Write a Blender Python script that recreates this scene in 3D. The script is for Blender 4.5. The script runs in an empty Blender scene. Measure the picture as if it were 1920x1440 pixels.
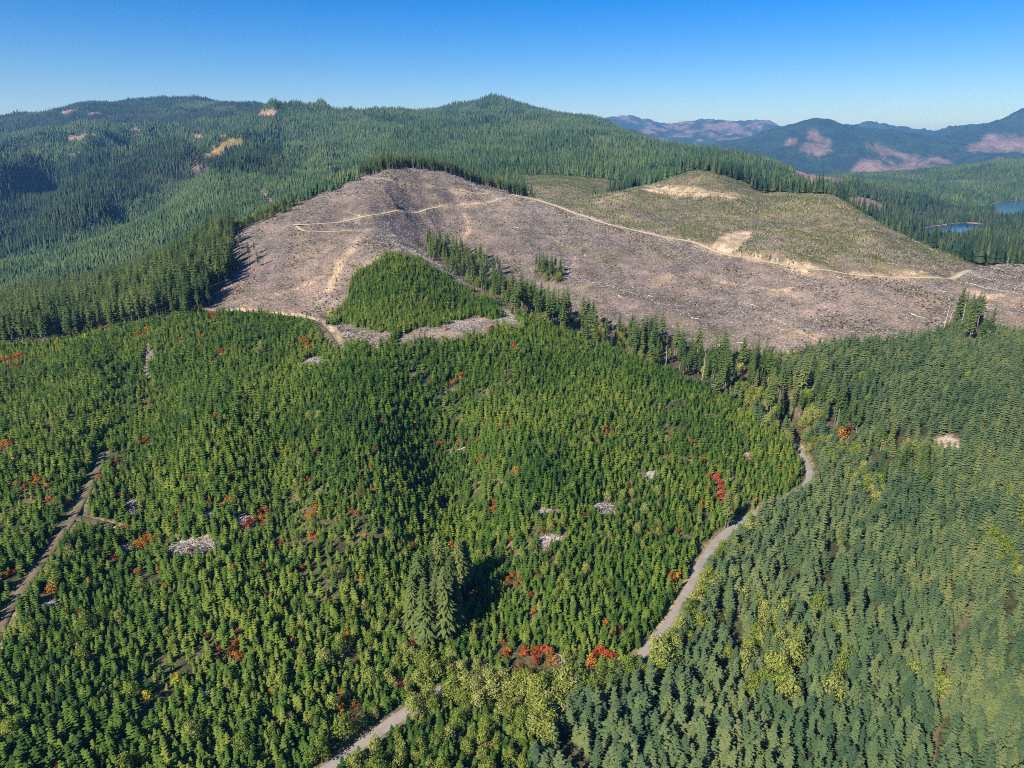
import bpy, math, random
import numpy as np
from mathutils import Vector

rad = math.radians
random.seed(7)
rng = np.random.default_rng(11)
scene = bpy.context.scene
COL = scene.collection

# ------------------------------------------------------------------ camera, sky, sun, exposure
CAM_Z = 200.0
PITCH = rad(19.0)
FPX = 1280.0                     # focal length in photo pixels (1920 wide)
cam_data = bpy.data.cameras.new("camera")
cam_data.sensor_width = 36.0
cam_data.lens = 36.0 * FPX / 1920.0
cam_data.clip_start = 1.0
cam_data.clip_end = 90000.0
cam = bpy.data.objects.new("camera", cam_data)
COL.objects.link(cam)
cam.location = (0, 0, CAM_Z)
cam.rotation_euler = (rad(90) - PITCH, 0, 0)
scene.camera = cam

SUN_EL, SUN_AZ = rad(36.0), rad(222.0)      # azimuth clockwise from +Y: behind the camera, to its left
world = bpy.data.worlds.new("World")
scene.world = world
world.use_nodes = True
nt = world.node_tree
bg = nt.nodes["Background"]
sky = nt.nodes.new("ShaderNodeTexSky")
sky.sky_type = 'NISHITA'
sky.sun_disc = False
sky.sun_elevation = SUN_EL
sky.sun_rotation = SUN_AZ
sky.altitude = 900.0
sky.air_density = 1.0
sky.dust_density = 1.0
sky.ozone_density = 4.5
hs = nt.nodes.new("ShaderNodeHueSaturation")
hs.inputs["Saturation"].default_value = 1.5
hs.inputs["Hue"].default_value = 0.516
nt.links.new(sky.outputs[0], hs.inputs["Color"])
nt.links.new(hs.outputs[0], bg.inputs[0])
bg.inputs[1].default_value = 0.078
sun_data = bpy.data.lights.new("sun", 'SUN')
sun_data.energy = 5.0
sun_data.angle = rad(0.53)
sun_data.color = (1.0, 0.93, 0.82)
sun = bpy.data.objects.new("sun", sun_data)
COL.objects.link(sun)
to_sun = Vector((math.sin(SUN_AZ) * math.cos(SUN_EL), math.cos(SUN_AZ) * math.cos(SUN_EL), math.sin(SUN_EL)))
sun.rotation_euler = to_sun.to_track_quat('Z', 'Y').to_euler()
sun.location = (-300, -300, 600)
scene.view_settings.view_transform = 'Standard'
scene.view_settings.look = 'None'
scene.view_settings.gamma = 1.0
scene.view_settings.use_curve_mapping = False
scene.view_settings.exposure = 0.88
scene.cycles.filter_width = 1.0
scene.cycles.use_denoising = False
scene.cycles.max_bounces = 4
scene.cycles.diffuse_bounces = 2
scene.cycles.glossy_bounces = 2
scene.cycles.transmission_bounces = 2
scene.cycles.volume_bounces = 0
scene.cycles.transparent_max_bounces = 4

# ------------------------------------------------------------------ view geometry (only to measure the photo)
CP, SP = math.cos(PITCH), math.sin(PITCH)

def ray(px, py):
    a = (px - 960.0) / FPX
    b = (720.0 - py) / FPX
    return a, CP + b * SP, -SP + b * CP          # x, y, z

def project(x, y, z):
    w = y * CP - (z - CAM_Z) * SP
    v = y * SP + (z - CAM_Z) * CP
    w = np.where(w > 1.0, w, 1.0)
    return 960.0 + FPX * x / w, 720.0 - FPX * v / w, w

def P(px, py, Y):
    d = ray(px, py)
    k = Y / d[1]
    return d[0] * k, Y, CAM_Z + d[2] * k

def Z(px, py, z):
    d = ray(px, py)
    k = (z - CAM_Z) / d[2]
    return d[0] * k, d[1] * k, z

def W(px, Y, z):
    w = Y * CP - (z - CAM_Z) * SP
    return (px - 960.0) / FPX * w, Y, z

# ------------------------------------------------------------------ noise
def vnoise(x, y, seed=0):
    xi = np.floor(x).astype(np.int64); yi = np.floor(y).astype(np.int64)
    fx = x - xi; fy = y - yi
    fx = fx * fx * (3 - 2 * fx); fy = fy * fy * (3 - 2 * fy)
    def h(a, b):
        n = (a * 374761393 + b * 668265263 + seed * 974711) & 0xffffffff
        n = ((n ^ (n >> 13)) * 1274126177) & 0xffffffff
        n = n ^ (n >> 16)
        return (n & 0xffff) / 65535.0
    return ((h(xi, yi) * (1 - fx) + h(xi + 1, yi) * fx) * (1 - fy)
            + (h(xi, yi + 1) * (1 - fx) + h(xi + 1, yi + 1) * fx) * fy) * 2 - 1

def fbm(x, y, seed=0, octv=4):
    s = 0; a = 1.0; t = 0
    for i in range(octv):
        s = s + a * vnoise(x * 2 ** i, y * 2 ** i, seed + i * 17); t += a; a *= 0.5
    return s / t

def smooth(e0, e1, x):
    t = np.clip((x - e0) / (e1 - e0), 0, 1)
    return t * t * (3 - 2 * t)

# ------------------------------------------------------------------ terrain: measured points of the land
pts = []
def A(f, *rows):
    for r in rows: pts.append(f(*r))
# near hillside (photo x, photo y, height)
A(Z, (-350,1440,16), (0,1440,20), (300,1440,12), (600,1440,4), (800,1440,0), (1100,1440,0), (1400,1440,0), (1700,1440,2), (2100,1440,6),
  (740,1359,2), (860,1280,3), (1180,1260,3), (1225,1205,3), (1285,1110,3), (1345,1010,3), (1430,950,3), (1515,915,3), (1503,850,4),
  (500,1300,12), (200,1300,19), (0,1300,23), (-350,1250,24), (0,1150,28), (-350,1000,32), (0,1000,34), (0,800,42), (-350,800,42), (0,660,45), (-350,680,42),
  (300,1200,19), (270,1000,25), (270,800,35), (270,700,45), (400,800,47), (400,950,36), (120,800,46), (120,950,36), (300,650,55), (390,600,58), (500,1100,22), (500,900,33), (500,750,45), (500,620,58),
  (700,1200,9), (700,1000,26), (700,850,40), (700,700,51), (700,630,59), (850,1150,8), (850,1000,9), (850,800,28), (800,900,19), (820,720,42), (960,880,31), (850,650,56),
  (1000,1200,6), (1000,1000,21), (1000,800,37), (1000,700,44), (1000,620,54), (1150,680,38), (1150,900,20), (1150,1100,8), (1150,780,30),
  (1300,720,27), (1300,850,18), (1300,950,9), (1400,800,15), (1400,900,7), (1450,760,18), (1500,830,8),
  (1500,1000,1), (1500,1200,2), (1700,1100,4), (1700,1300,2), (1900,900,19), (1900,1050,11), (1900,1200,6), (1900,1359,3), (2250,900,24), (2250,1200,8),
  (1700,900,10), (1600,860,8), (1700,800,27), (1700,700,40), (1900,760,34), (1900,640,46), (2250,640,50), (1600,740,26), (1500,760,18), (1580,665,42), (1500,690,32),
  # gully behind the spur, green triangle and spur ridge
  (1150,650,30), (1000,575,46), (880,520,62), (800,470,80), (1300,690,24), (1400,725,19), (1500,790,12),
  (640,600,62), (700,560,72), (715,490,95), (850,560,66), (930,580,56), (800,520,82), (690,425,112), (780,485,90),
  # old clearcut hill
  (450,560,66), (600,580,62), (550,500,85), (620,450,105), (560,420,115), (700,380,135), (440,440,100), (750,322,166),
  (850,400,112), (900,440,92), (1000,420,102), (400,575,62),
  # big clearcut face
  (1100,400,105), (1100,480,75), (1100,560,52), (1200,450,84), (1200,560,50), (1200,600,42), (1340,460,82), (1400,560,54), (1400,640,38),
  (1500,490,76), (1500,600,46), (1600,650,44), (1650,520,66), (1800,515,66), (1800,580,55), (1900,530,62), (1900,615,50), (2200,530,64), (2200,610,54),
  # knoll
  (1250,385,112), (1420,372,122), (1400,420,98), (1560,372,126), (1500,420,100), (1550,470,80), (1620,410,105), (1700,455,86), (1800,500,70))
A(P, (520,400,896), (600,375,925), (650,345,1043), (830,328,1163), (900,350,1173), (980,372,1148), (1150,370,1176), (1200,352,1252),
  (1300,323,1323), (1250,345,1290), (1380,345,1231),
  # behind the left crest
  (130,470,1400), (250,400,1650), (370,325,1900), (130,430,1600), (130,350,2100), (130,290,2800), (130,245,3700), (300,240,3600), (450,240,3500),
  (450,300,2300), (300,300,2500), (300,360,1900), (100,400,1800), (100,300,2600), (550,320,1900), (550,260,2800), (450,370,1500), (350,420,1350),
  (200,450,1400), (0,530,1150), (0,500,1300), (600,330,1700), (-300,500,1300), (-300,400,1800), (-300,300,2700), (-300,240,4000),
  # basin
  (1080,352,1500), (1000,352,1480), (1080,328,1750), (980,335,1650),
  # background mountain
  (700,300,2000), (650,270,2400), (650,235,3000), (900,320,1800), (900,280,2400), (900,240,3300), (1160,300,2200), (1160,330,1800), (1300,310,2000),
  (1400,325,2000), (1250,285,2600), (1450,350,1700), (1560,362,1900), (1650,380,1900), (1750,370,2600), (1700,360,3200), (1600,345,3600), (1800,352,3600),
  (1880,365,3300), (1880,306,4200), (1960,310,4300), (1830,325,4100),
  (500,206,3500), (545,206,3500), (600,202,3600), (650,212,3500), (700,207,3600), (780,215,3700), (900,216,3800), (1000,218,3800), (1080,228,3700),
  (1160,243,3500), (1220,256,3200), (1280,271,3000), (1360,285,2800), (1420,292,2700), (1490,316,2500),
  (740,206,4900), (800,206,4900), (850,197,4900), (885,191,4900), (905,184,4900), (925,182,4900), (950,185,4900), (985,197,4900), (1030,208,4900),
  (1080,217,4800), (1120,224,4700), (1150,235,4500),
  (-300,222,5500), (-100,220,5500), (0,218,5500), (50,213,5500), (100,209,5500), (125,200,5500), (160,192,5500), (200,189,5500), (260,186,5500),
  (330,184,5500), (400,186,5500), (440,194,5500), (470,192,5500), (500,197,5500), (540,206,5500), (600,212,5500),
  # far mountains to the right
  (1300,345,6000), (1500,320,7500), (1600,325,7500), (1750,330,7500), (1500,282,8800), (1600,288,8800), (1395,278,9500),
  (1440,262,10000), (1480,251,10000), (1520,243,10000), (1545,241,10000), (1580,245,10000), (1610,251,10000), (1650,258,9800), (1700,275,9400),
  (1300,275,13000), (1140,232,16000), (1165,227,16000), (1180,225,16000), (1200,235,16000), (1230,241,16000), (1250,247,16000), (1262,244,16000),
  (1280,241,16000), (1305,235,16000), (1330,239,16000), (1380,240,16000), (1440,239,16000), (1460,246,16000), (1500,250,16000), (1560,252,16000),
  (1610,247,15000), (1625,242,15000), (1650,246,15000), (1690,249,15000), (1720,254,15000), (1760,261,15000), (1780,262,14000),
  (1790,261,11000), (1810,253,11000), (1850,239,11000), (1890,225,11000), (1920,220,11000), (1980,214,11000), (2250,216,11000),
  (1850,300,8000), (1900,270,9500), (2100,300,7500), (1780,310,8000))
A(W, (600,1250,110), (440,1000,62), (200,900,22), (0,850,0), (-300,830,-10), (130,1490,-16), (250,1760,28), (370,2020,104), (0,1390,-40), (-250,1380,-45), (750,1350,140), (750,1500,128), (900,1450,105), (1000,1330,104),
  (1120,1400,105), (1180,1500,112), (1300,1550,112), (1440,1450,100), (1560,1320,90), (1620,1200,62), (1700,1100,34), (1800,980,22), (1900,960,30), (2200,960,34),
  (1850,900,48), (2000,880,50),
  (1700,1400,0), (1850,1400,0), (1600,1500,50), (1700,2000,-10), (1850,2000,-14), (1850,1700,-8), (1960,1500,12), (2200,1500,14), (1780,2350,-8), (2200,2300,-10),
  (1900,2850,-14), (1980,2850,-14), (2200,3100,0),
  (900,4300,372), (1080,4300,340), (700,4250,350), (1280,3900,100), (1420,3600,60), (1160,4200,210), (1500,3400,40), (600,4300,330), (300,4600,380), (0,4600,330),
  (1160,5600,150), (900,6200,300), (600,6500,300), (0,7000,300), (1300,7000,0), (1500,5500,5), (1700,5500,0), (1900,5600,10), (2200,5500,10),
  (1300,10000,50), (900,10000,150), (500,10000,150), (0,10000,150), (1900,14500,200), (2200,14000,200), (1545,12500,150))
for q in range(-300, 2400, 300):
    A(W, (q, 24000, 300))
pts = np.array(pts)
KV = 0.5
def uv_of(x, y):
    R = np.hypot(x, y)
    return np.arctan2(x, y), KV * np.log(np.maximum(R, 1.0)), R
pu, pv, pR = uv_of(pts[:, 0], pts[:, 1])
SOFT = 350.0
pg = (pts[:, 2]) / (pR + SOFT)
def tpsk(d2): return 0.5 * d2 * np.log(np.maximum(d2, 1e-12))
n = len(pts)
K = tpsk((pu[:, None] - pu[None]) ** 2 + (pv[:, None] - pv[None]) ** 2) + np.eye(n) * 2e-6
M = np.zeros((n + 3, n + 3)); M[:n, :n] = K
M[:n, n] = 1; M[:n, n + 1] = pu; M[:n, n + 2] = pv
M[n:, :n] = M[:n, n:].T
sol = np.linalg.solve(M, np.concatenate([pg, [0, 0, 0]]))

AZM = rad(52)
NAZ, NR = 820, 940
az = np.linspace(-AZM, AZM, NAZ)
RMIN, RMAX = 60.0, 42000.0
lr = np.linspace(math.log(RMIN), math.log(RMAX), NR)
rr = np.exp(lr)
def eval_g(u, v):
    out = sol[n] + sol[n + 1] * u + sol[n + 2] * v
    for i in range(n):
        out += sol[i] * tpsk((u - pu[i]) ** 2 + (v - pv[i]) ** 2)
    return out
# coarse evaluation then bilinear refinement keeps this quick
cu = np.linspace(-AZM, AZM, 275); cl = np.linspace(math.log(120), math.log(25000), 420)
G = eval_g(cu[:, None] + 0 * cl[None], KV * cl[None] + 0 * cu[:, None])
def interp2(Gr, fu, fv):
    fu = np.clip(fu, 0, Gr.shape[0] - 1.001); fv = np.clip(fv, 0, Gr.shape[1] - 1.001)
    iu = fu.astype(int); iv = fv.astype(int); a = fu - iu; b = fv - iv
    return (Gr[iu, iv] * (1 - a) + Gr[iu + 1, iv] * a) * (1 - b) + (Gr[iu, iv + 1] * (1 - a) + Gr[iu + 1, iv + 1] * a) * b
AZ, LR = np.meshgrid(az, lr, indexing='ij')
RR = np.exp(LR)
XX = RR * np.sin(AZ); YY = RR * np.cos(AZ)
g = interp2(G, (AZ + AZM) / (2 * AZM) * 274, (LR - cl[0]) / (cl[-1] - cl[0]) * 419)
ZZ = g * (RR + SOFT)
ZZ += fbm(XX / 45, YY / 45, 3, 4) * 1.8 * smooth(100, 500, RR)
ZZ += (0.55 - np.abs(fbm(XX / 95 + YY / 160, YY / 190, 6, 3))) * 11 * smooth(230, 420, RR) * (1 - smooth(1300, 1500, RR))
ZZ += fbm(XX / 160, YY / 160, 5, 3) * 5 * smooth(1200, 2200, RR)
ZZ += (0.5 - np.abs(fbm(XX / 48 + YY / 200, YY / 150, 16, 3)) * 1.6) * 4 * smooth(640, 720, RR) * (1 - smooth(1100, 1250, RR))
ridged = 1 - np.abs(fbm(XX / 640, YY / 640, 9, 4)) * 2
ZZ += (ridged - .6) * 46 * smooth(1900, 3600, RR) * (1 - 0.4 * smooth(4200, 5000, RR))
ridgedL = 1 - np.abs(fbm((XX + YY * .5) / 380, (YY - XX * .5) / 800, 13, 3)) * 2.4
ZZ += (ridgedL - .6) * 98 * smooth(1500, 2300, RR) * smooth(-.16, -.30, AZ) * (1 - smooth(4300, 5200, RR))
ridged2 = 1 - np.abs(fbm(XX / 1250, YY / 1250, 21, 5)) * 2.2
ZZ += (ridged2 - 0.22) * 165 * smooth(7200, 9500, RR)
ZZ += fbm(XX / 500, YY / 500, 29, 5) * (45 + 50 * smooth(11500, 13000, RR)) * smooth(7200, 9500, RR)

def gi(x, y):
    R = np.hypot(x, y)
    return (np.arctan2(x, y) + AZM) / (2 * AZM) * (NAZ - 1), (np.log(np.maximum(R, RMIN)) - lr[0]) / (lr[-1] - lr[0]) * (NR - 1)
def height(x, y):
    fu, fv = gi(np.asarray(x, float), np.asarray(y, float))
    return interp2(ZZ, fu, fv)
def hit(px, py, rmin=100.0, rmax=40000.0):
    """the place on the land that a photo pixel shows"""
    d = ray(px, py)
    a = math.atan2(d[0], d[1]); s = d[2] / math.hypot(d[0], d[1])
    R = np.exp(np.linspace(math.log(rmin), math.log(rmax), 6000))
    x = R * math.sin(a); y = R * math.cos(a)
    ok = (height(x, y) - CAM_Z) / R >= s
    k = int(np.argmax(ok)) if ok.any() else len(R) - 1
    return float(x[k]), float(y[k])
def hits(lst, **k): return [hit(p[0], p[1], **k) for p in lst]

# lake surface level and bed
LAKE_Z = -15.0
lake_img = [[(1722,440),(1738,429),(1770,425),(1800,420),(1832,419),(1822,432),(1812,448),(1790,460),(1740,458),(1716,450)],
            [(1860,383),(1890,378),(1920,375),(2100,374),(2100,420),(1915,420),(1872,405)]]
def chaikin(p, n_=3):
    p = np.array(p, float)
    for _ in range(n_):
        q = np.roll(p, -1, 0); p = np.stack([p * .75 + q * .25, p * .25 + q * .75], 1).reshape(-1, 2)
    return p
lakes = [chaikin([Z(px, py, LAKE_Z)[:2] for px, py in poly]) for poly in lake_img]
lakes = [L + np.c_[fbm(L[:, 0] / 60, L[:, 1] / 60, 7, 3), fbm(L[:, 0] / 60, L[:, 1] / 60, 8, 3)] * 18 for L in lakes]
def pip(poly, x, y):
    inside = np.zeros(x.shape, bool)
    p = np.asarray(poly, float)
    m = (x >= p[:, 0].min()) & (x <= p[:, 0].max()) & (y >= p[:, 1].min()) & (y <= p[:, 1].max())
    xs = x[m]; ys = y[m]; ins = np.zeros(xs.shape, bool)
    j = len(p) - 1
    for i in range(len(p)):
        x1, y1 = p[i]; x2, y2 = p[j]
        if y1 != y2:
            c = ((y1 > ys) != (y2 > ys)) & (xs < (x2 - x1) * (ys - y1) / (y2 - y1) + x1)
            ins ^= c
        j = i
    inside[m] = ins
    return inside
def seg_dist(poly, x, y, closed=False):
    """distance to a polyline and the parameter along it"""
    best = np.full(x.shape, 1e9); bt = np.zeros(x.shape)
    q = list(poly) + ([poly[0]] if closed else [])
    for i in range(len(q) - 1):
        ax, ay = q[i][:2]; bx, by = q[i + 1][:2]
        L2 = (bx - ax) ** 2 + (by - ay) ** 2 + 1e-9
        t = np.clip(((x - ax) * (bx - ax) + (y - ay) * (by - ay)) / L2, 0, 1)
        d = np.hypot(x - ax - t * (bx - ax), y - ay - t * (by - ay))
        m = d < best
        best = np.where(m, d, best); bt = np.where(m, i + t, bt)
    return best, bt
lake_mask = np.zeros(XX.shape, bool); shore = np.zeros(XX.shape, bool)
for L in lakes:
    near = (RR > 1500) & (RR < 4500) & (AZ > 0.3)
    d = np.full(XX.shape, 1e9); dd, _ = seg_dist(L, XX[near], YY[near], True); d[near] = dd
    ins = pip(L, XX, YY)
    sd = np.where(ins, -d, d)
    ZZ = np.where(sd < 45, np.minimum(ZZ, LAKE_Z - 3 + np.clip(sd, -12, 45) * 0.2) * (1 - smooth(20, 45, sd)) + ZZ * smooth(20, 45, sd), ZZ)
    lake_mask |= sd < 12; shore |= (sd >= 12) & (sd < 19) & (YY > L[:, 1].mean())
wet = (RR > 1300) & (RR < 4500) & (AZ > 0.3) & ~lake_mask
ZZ = np.where(wet, np.maximum(ZZ, LAKE_Z + 1.2), ZZ)

# ------------------------------------------------------------------ roads (photo polylines -> places on the land)
def resample(pl, step):
    p = np.array(pl, float); d = np.r_[0, np.cumsum(np.hypot(*np.diff(p, axis=0).T))]
    m = max(3, int(d[-1] / step)); s = np.linspace(0, d[-1], m)
    q = np.c_[np.interp(s, d, p[:, 0]), np.interp(s, d, p[:, 1])]
    for _ in range(6):
        q[1:-1] = 0.25 * q[:-2] + 0.5 * q[1:-1] + 0.25 * q[2:]
    return q
def road(name, img, width, zfix=None, rng_=(100, 40000), step=4.0):
    pl = [Z(px, py, zfix)[:2] if zfix is not None else hit(px, py, *rng_) for px, py in img]
    q = resample(pl, step)
    z = height(q[:, 0], q[:, 1])
    if zfix is not None: z = z * 0 + zfix
    for _ in range(10):
        z[1:-1] = 0.25 * z[:-2] + 0.5 * z[1:-1] + 0.25 * z[2:]
    return dict(name=name, q=q, z=z, w=width)
ROADS = [
 road("valley_road", [(430,1560),(560,1480),(700,1378),(740,1350),(772,1325),(820,1292),(870,1280),(960,1276),(1060,1282),(1140,1275),(1190,1245),(1226,1205),(1262,1160),(1288,1110),(1312,1060),(1345,1012),(1390,976),(1440,950),(1485,933),(1512,912),(1521,890),(1514,868),(1500,845),(1480,815),(1440,775)], 3.7, 3.0),
 road("ridge_road", [(960,365),(1000,373),(1040,385),(1100,406),(1160,425),(1220,438),(1280,449),(1320,461),(1350,475),(1400,484),(1460,496),(1530,507),(1600,517),(1700,522),(1770,521),(1800,514),(1817,507)], 5.6),
 road("spur_road", [(552,421),(600,420),(650,414),(700,405),(760,397),(800,391),(850,385),(920,381),(1000,378)], 4.2),
 road("lower_spur_road", [(556,424),(575,436),(610,436),(650,433),(682,432)], 2.6),
 road("summit_road", [(695,334),(740,343),(800,349),(860,357),(920,365),(960,368)], 3.4),
 road("knoll_road", [(1178,353),(1210,349),(1240,356),(1300,361),(1370,366),(1410,371)], 5.0),
 road("bench_road", [(-60,652),(0,648),(70,640),(140,630),(200,617),(260,607),(320,595),(380,583),(450,586),(530,592),(590,602),(615,625),(632,655)], 4.0, None, (100, 700)),
 road("old_track", [(-80,1330),(-20,1230),(12,1150),(60,1080),(112,1010),(140,968),(165,920),(185,880),(192,850)], 2.6),
 road("track_landing", [(140,970),(175,977),(212,988)], 3.4),
 road("side_track", [(1740,1480),(1755,1365),(1772,1290),(1790,1220),(1802,1180),(1822,1130)], .9),
]
for Rd in ROADS:
    q = Rd['q']; hw = Rd['w'] / 2
    R0, R1 = np.hypot(q[:, 0], q[:, 1]).min() - 20, np.hypot(q[:, 0], q[:, 1]).max() + 20
    a0, a1 = np.arctan2(q[:, 0], q[:, 1]).min() - .1, np.arctan2(q[:, 0], q[:, 1]).max() + .1
    m = (RR > R0) & (RR < R1) & (AZ > a0) & (AZ < a1)
    d, t = seg_dist(q, XX[m], YY[m])
    rz = np.interp(t, np.arange(len(q)), Rd['z']) - 0.12
    k = 1 - smooth(hw + 1.0, hw + 7.0, d)
    ZZ[m] = ZZ[m] * (1 - k) + rz * k

# the measured skylines are tree tops: the land itself lies a tree's height lower
ZZ -= 15 * smooth(1500, 2100, RR) * (1 - smooth(6200, 7000, RR)) * (1 - smooth(0.38, 0.44, AZ))
# ------------------------------------------------------------------ land cover
(FOREST, YOUNG, CLEAR, REPLANT, MATURE, TALL, MID, FAR, BARE, DIRT, LAKE, DISTANT, EDGE, DEBRIS, GULLY, LEAFY, SHORE, FARCUT, OCHRE) = range(19)
PX, PY, _w = project(XX, YY, ZZ)
jx = fbm(XX / 14, YY / 14, 40, 3); jy = fbm(XX / 14, YY / 14, 55, 3)
cover = np.full(XX.shape, FOREST, np.int8)
Yd = YY
ks = 6000.0 / np.maximum(_w, 300)            # natural wobble of a few metres on every border
fx_ = smooth(1300, 1800, RR)
PXj = PX + jx * np.clip(ks * 2.2, 0, 22) + fx_ * 22 * fbm(AZ * 75, LR * 22, 61, 4); PYj = PY + jy * np.clip(ks * 1.1, 0, 11) + fx_ * 6 * fbm(AZ * 90, LR * 30, 66, 3)
def paint(code, poly, y0, y1, jitter=True, front=False):
    x, y = (PXj, PYj) if jitter else (PX, PY)
    m = (Yd > y0) & (Yd < y1)
    if front: m &= before_crest
    r = np.zeros(XX.shape, bool)
    r[m] = pip(poly, x[m], y[m])
    cover[r] = code
    return r
cover[Yd < 640] = MATURE
cover[(Yd < 720) & (PX < 1000)] = YOUNG
# bearing by bearing, where the clearcut hills crest; beyond it the land drops away unseen
SL = (ZZ - CAM_Z) / RR
px_az = 960 + FPX * np.tan(az) / (CP * 1.0) * 0.97
cmax = np.interp(px_az, [430, 520, 600, 650, 750, 900, 1130, 1180, 1420, 1560, 1620, 1700, 1800, 1950], [905, 1000, 1060, 1180, 1260, 1300, 1330, 1440, 1400, 1250, 1130, 1020, 900, 900])
crest = np.zeros(NAZ)
for i_ in range(NAZ):
    w_ = (rr > 760) & (rr < cmax[i_] / math.cos(az[i_]))
    crest[i_] = rr[w_][np.argmax(SL[i_][w_])]
crest = np.convolve(np.pad(crest, 4, mode='edge'), np.ones(9) / 9, 'valid')
before_crest = RR < crest[:, None] + 5
cover[(Yd > 1250)] = TALL
cover[(Yd > 1350) & (PX > 640) & (PX < 1560)] = FAR
cover[(Yd > 2700) & (PX <= 640)] = FAR
cover[(PX > 1560) & (Yd > 2600)] = FAR
cover[RR > 6600] = DISTANT
# 
ridge_y = np.interp(PX, [-400, 0, 200, 440, 620, 960], [700, 700, 800, 880, 1000, 1100])
cover[(PX < 440) & (Yd > 520) & (Yd < 900)] = TALL
cover[(PX >= 430) & (PX < 990) & (Yd > 840) & (Yd < 1350)] = EDGE
paint(MID, [(-600,760),(-600,495),(0,492),(60,470),(130,458),(230,384),(370,324),(420,320),(500,332),(600,320),(640,335),(700,330),(500,460),(440,600)], 900, 2100)
paint(MID, [(520,235),(560,212),(640,213),(760,240),(700,300),(600,330),(540,300)], 1500, 3600)
paint(CLEAR, [(385,590),(398,560),(425,535),(445,500),(432,440),(520,400),(585,372),(650,344),(695,327),(745,314),(830,320),(900,345),(975,368),(1000,372),(1100,400),(1200,425),(1330,460),(1500,490),(1650,515),(1780,518),(1815,500),(1960,492),(2400,500),
  (2400,645),(1930,628),(1880,622),(1850,606),(1790,612),(1740,630),(1690,645),(1620,656),(1540,662),(1480,668),(1420,662),(1340,670),(1250,640),(1180,640),(1100,600),(1000,590),(950,580),(860,535),(780,485),(715,480),(660,540),(625,595),(600,606),(500,592)], 540, 1260, front=True)
paint(REPLANT, [(1000,372),(1040,383),(1100,404),(1200,433),(1330,462),(1450,492),(1640,517),(1780,520),(1834,505),(1790,480),(1700,440),(1620,400),(1560,362),(1420,360),(1390,340),(1300,312),(1180,342),(1130,350),(1080,350)], 640, 1420, front=True)
paint(REPLANT, [(965,330),(1080,322),(1125,328),(1172,352),(1160,372),(1000,380)], 1340, 1770)
paint(DIRT, [(1182,354),(1240,352),(1300,357),(1400,366),(1380,372),(1300,366),(1240,360)], 1100, 1420, front=True)
paint(DIRT, [(1333,462),(1352,440),(1372,433),(1412,432),(1405,450),(1385,462),(1378,482),(1350,476)], 700, 1200)
paint(GULLY, [(795,452),(830,455),(905,495),(940,525),(1000,560),(1050,590),(1110,606),(1200,624),(1275,660),(1340,682),(1400,690),(1460,716),(1530,765),(1590,808),(1560,835),(1480,800),(1400,752),(1300,716),(1200,682),(1100,642),(1000,602),(962,582),(900,552),(850,512),(800,478)], 440, 960)
paint(GULLY, [(1000,492),(1035,500),(1060,528),(1030,530),(1004,515)], 600, 950)
paint(GULLY, [(1800,600),(1828,598),(1846,618),(1850,640),(1805,640),(1792,618)], 480, 680)
paint(YOUNG, [(-900,668),(0,650),(130,634),(250,608),(390,586),(480,589),(560,598),(600,609),(615,650),(640,672),(700,652),(800,645),(870,630),(935,618),(960,592),(985,600),(1100,640),(1200,678),(1300,712),(1400,770),(1470,822),(1500,850),
  (1516,890),(1480,933),(1390,973),(1345,1008),(1288,1106),(1226,1202),(1190,1240),(1140,1270),(1060,1278),(960,1270),(870,1276),(740,1350),(640,1440),(500,1700),(-900,1700)], 100, 720)
paint(YOUNG, [(622,602),(640,560),(668,515),(713,485),(780,490),(850,538),(935,578),(905,595),(800,615),(740,622),(690,610),(640,606)], 500, 760)
paint(DEBRIS, [(740,640),(780,618),(840,603),(895,598),(935,600),(930,625),(860,640),(800,645),(760,650)], 450, 760)
paint(DEBRIS, [(926,578),(950,575),(972,600),(968,616),(945,614),(932,596)], 450, 760)
paint(DEBRIS, [(605,612),(640,605),(700,615),(745,632),(700,652),(650,640),(640,668),(628,640)], 450, 760)
for cx, cy, a, b in [(362,1028,48,20),(242,950,12,16),(1126,955,20,16),(1025,965,18,10),(1032,1015,20,9),(588,678,20,14),(283,665,9,22),(275,700,7,25),(272,750,6,16),
                     (1400,855,14,6),(1222,892,22,9),(1052,1235,14,8),(95,1136,14,8),(392,966,14,8),(378,1304,18,9),(455,978,22,12),(80,1165,10,6),(860,845,18,7),(700,652,16,8),
                     (238,1030,20,6),(320,1065,16,6),(775,705,12,8),(848,740,12,6),(800,740,7,10),(840,850,20,6),(860,1255,18,5),(1260,860,20,6),(1255,830,8,5)]:
    paint(DEBRIS, [(cx + a * math.cos(t * math.pi / 6), cy + b * math.sin(t * math.pi / 6)) for t in range(12)], 100, 760)
paint(DIRT, [(604,612),(618,628),(634,655),(622,657),(606,635)], 450, 760, False)
paint(DIRT, [(1752,822),(1775,814),(1800,828),(1806,850),(1780,862),(1755,850)], 300, 760, False)
paint(DIRT, [(135,962),(215,985),(205,995),(150,988),(128,980)], 200, 760, False)
paint(LEAFY, [(1760,488),(1860,482),(1925,478),(1925,492),(1840,502),(1790,498)], 880, 1300)
blk = fbm(XX / 380, YY / 380, 83, 3)
cover[(cover == FAR) & (blk > .16) & (fbm(XX / 120, YY / 120, 85, 2) > -.45)] = MID
cover[(cover == FAR) & (PX < 560) & (Yd > 3900)] = TALL
for pl in ([(1398,328),(1440,333),(1482,350),(1492,368),(1455,370),(1425,352)],): paint(BARE, pl, 1400, 2100)
paint(BARE, [(1560,372),(1620,370),(1716,372),(1712,388),(1640,396),(1590,394)], 1500, 2300)
paint(BARE, [(1472,303),(1502,308),(1572,326),(1598,352),(1520,352),(1480,330)], 2000, 3400)
paint(OCHRE, [(385,290),(430,264),(452,264),(440,282),(402,294)], 1500, 4000)
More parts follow.
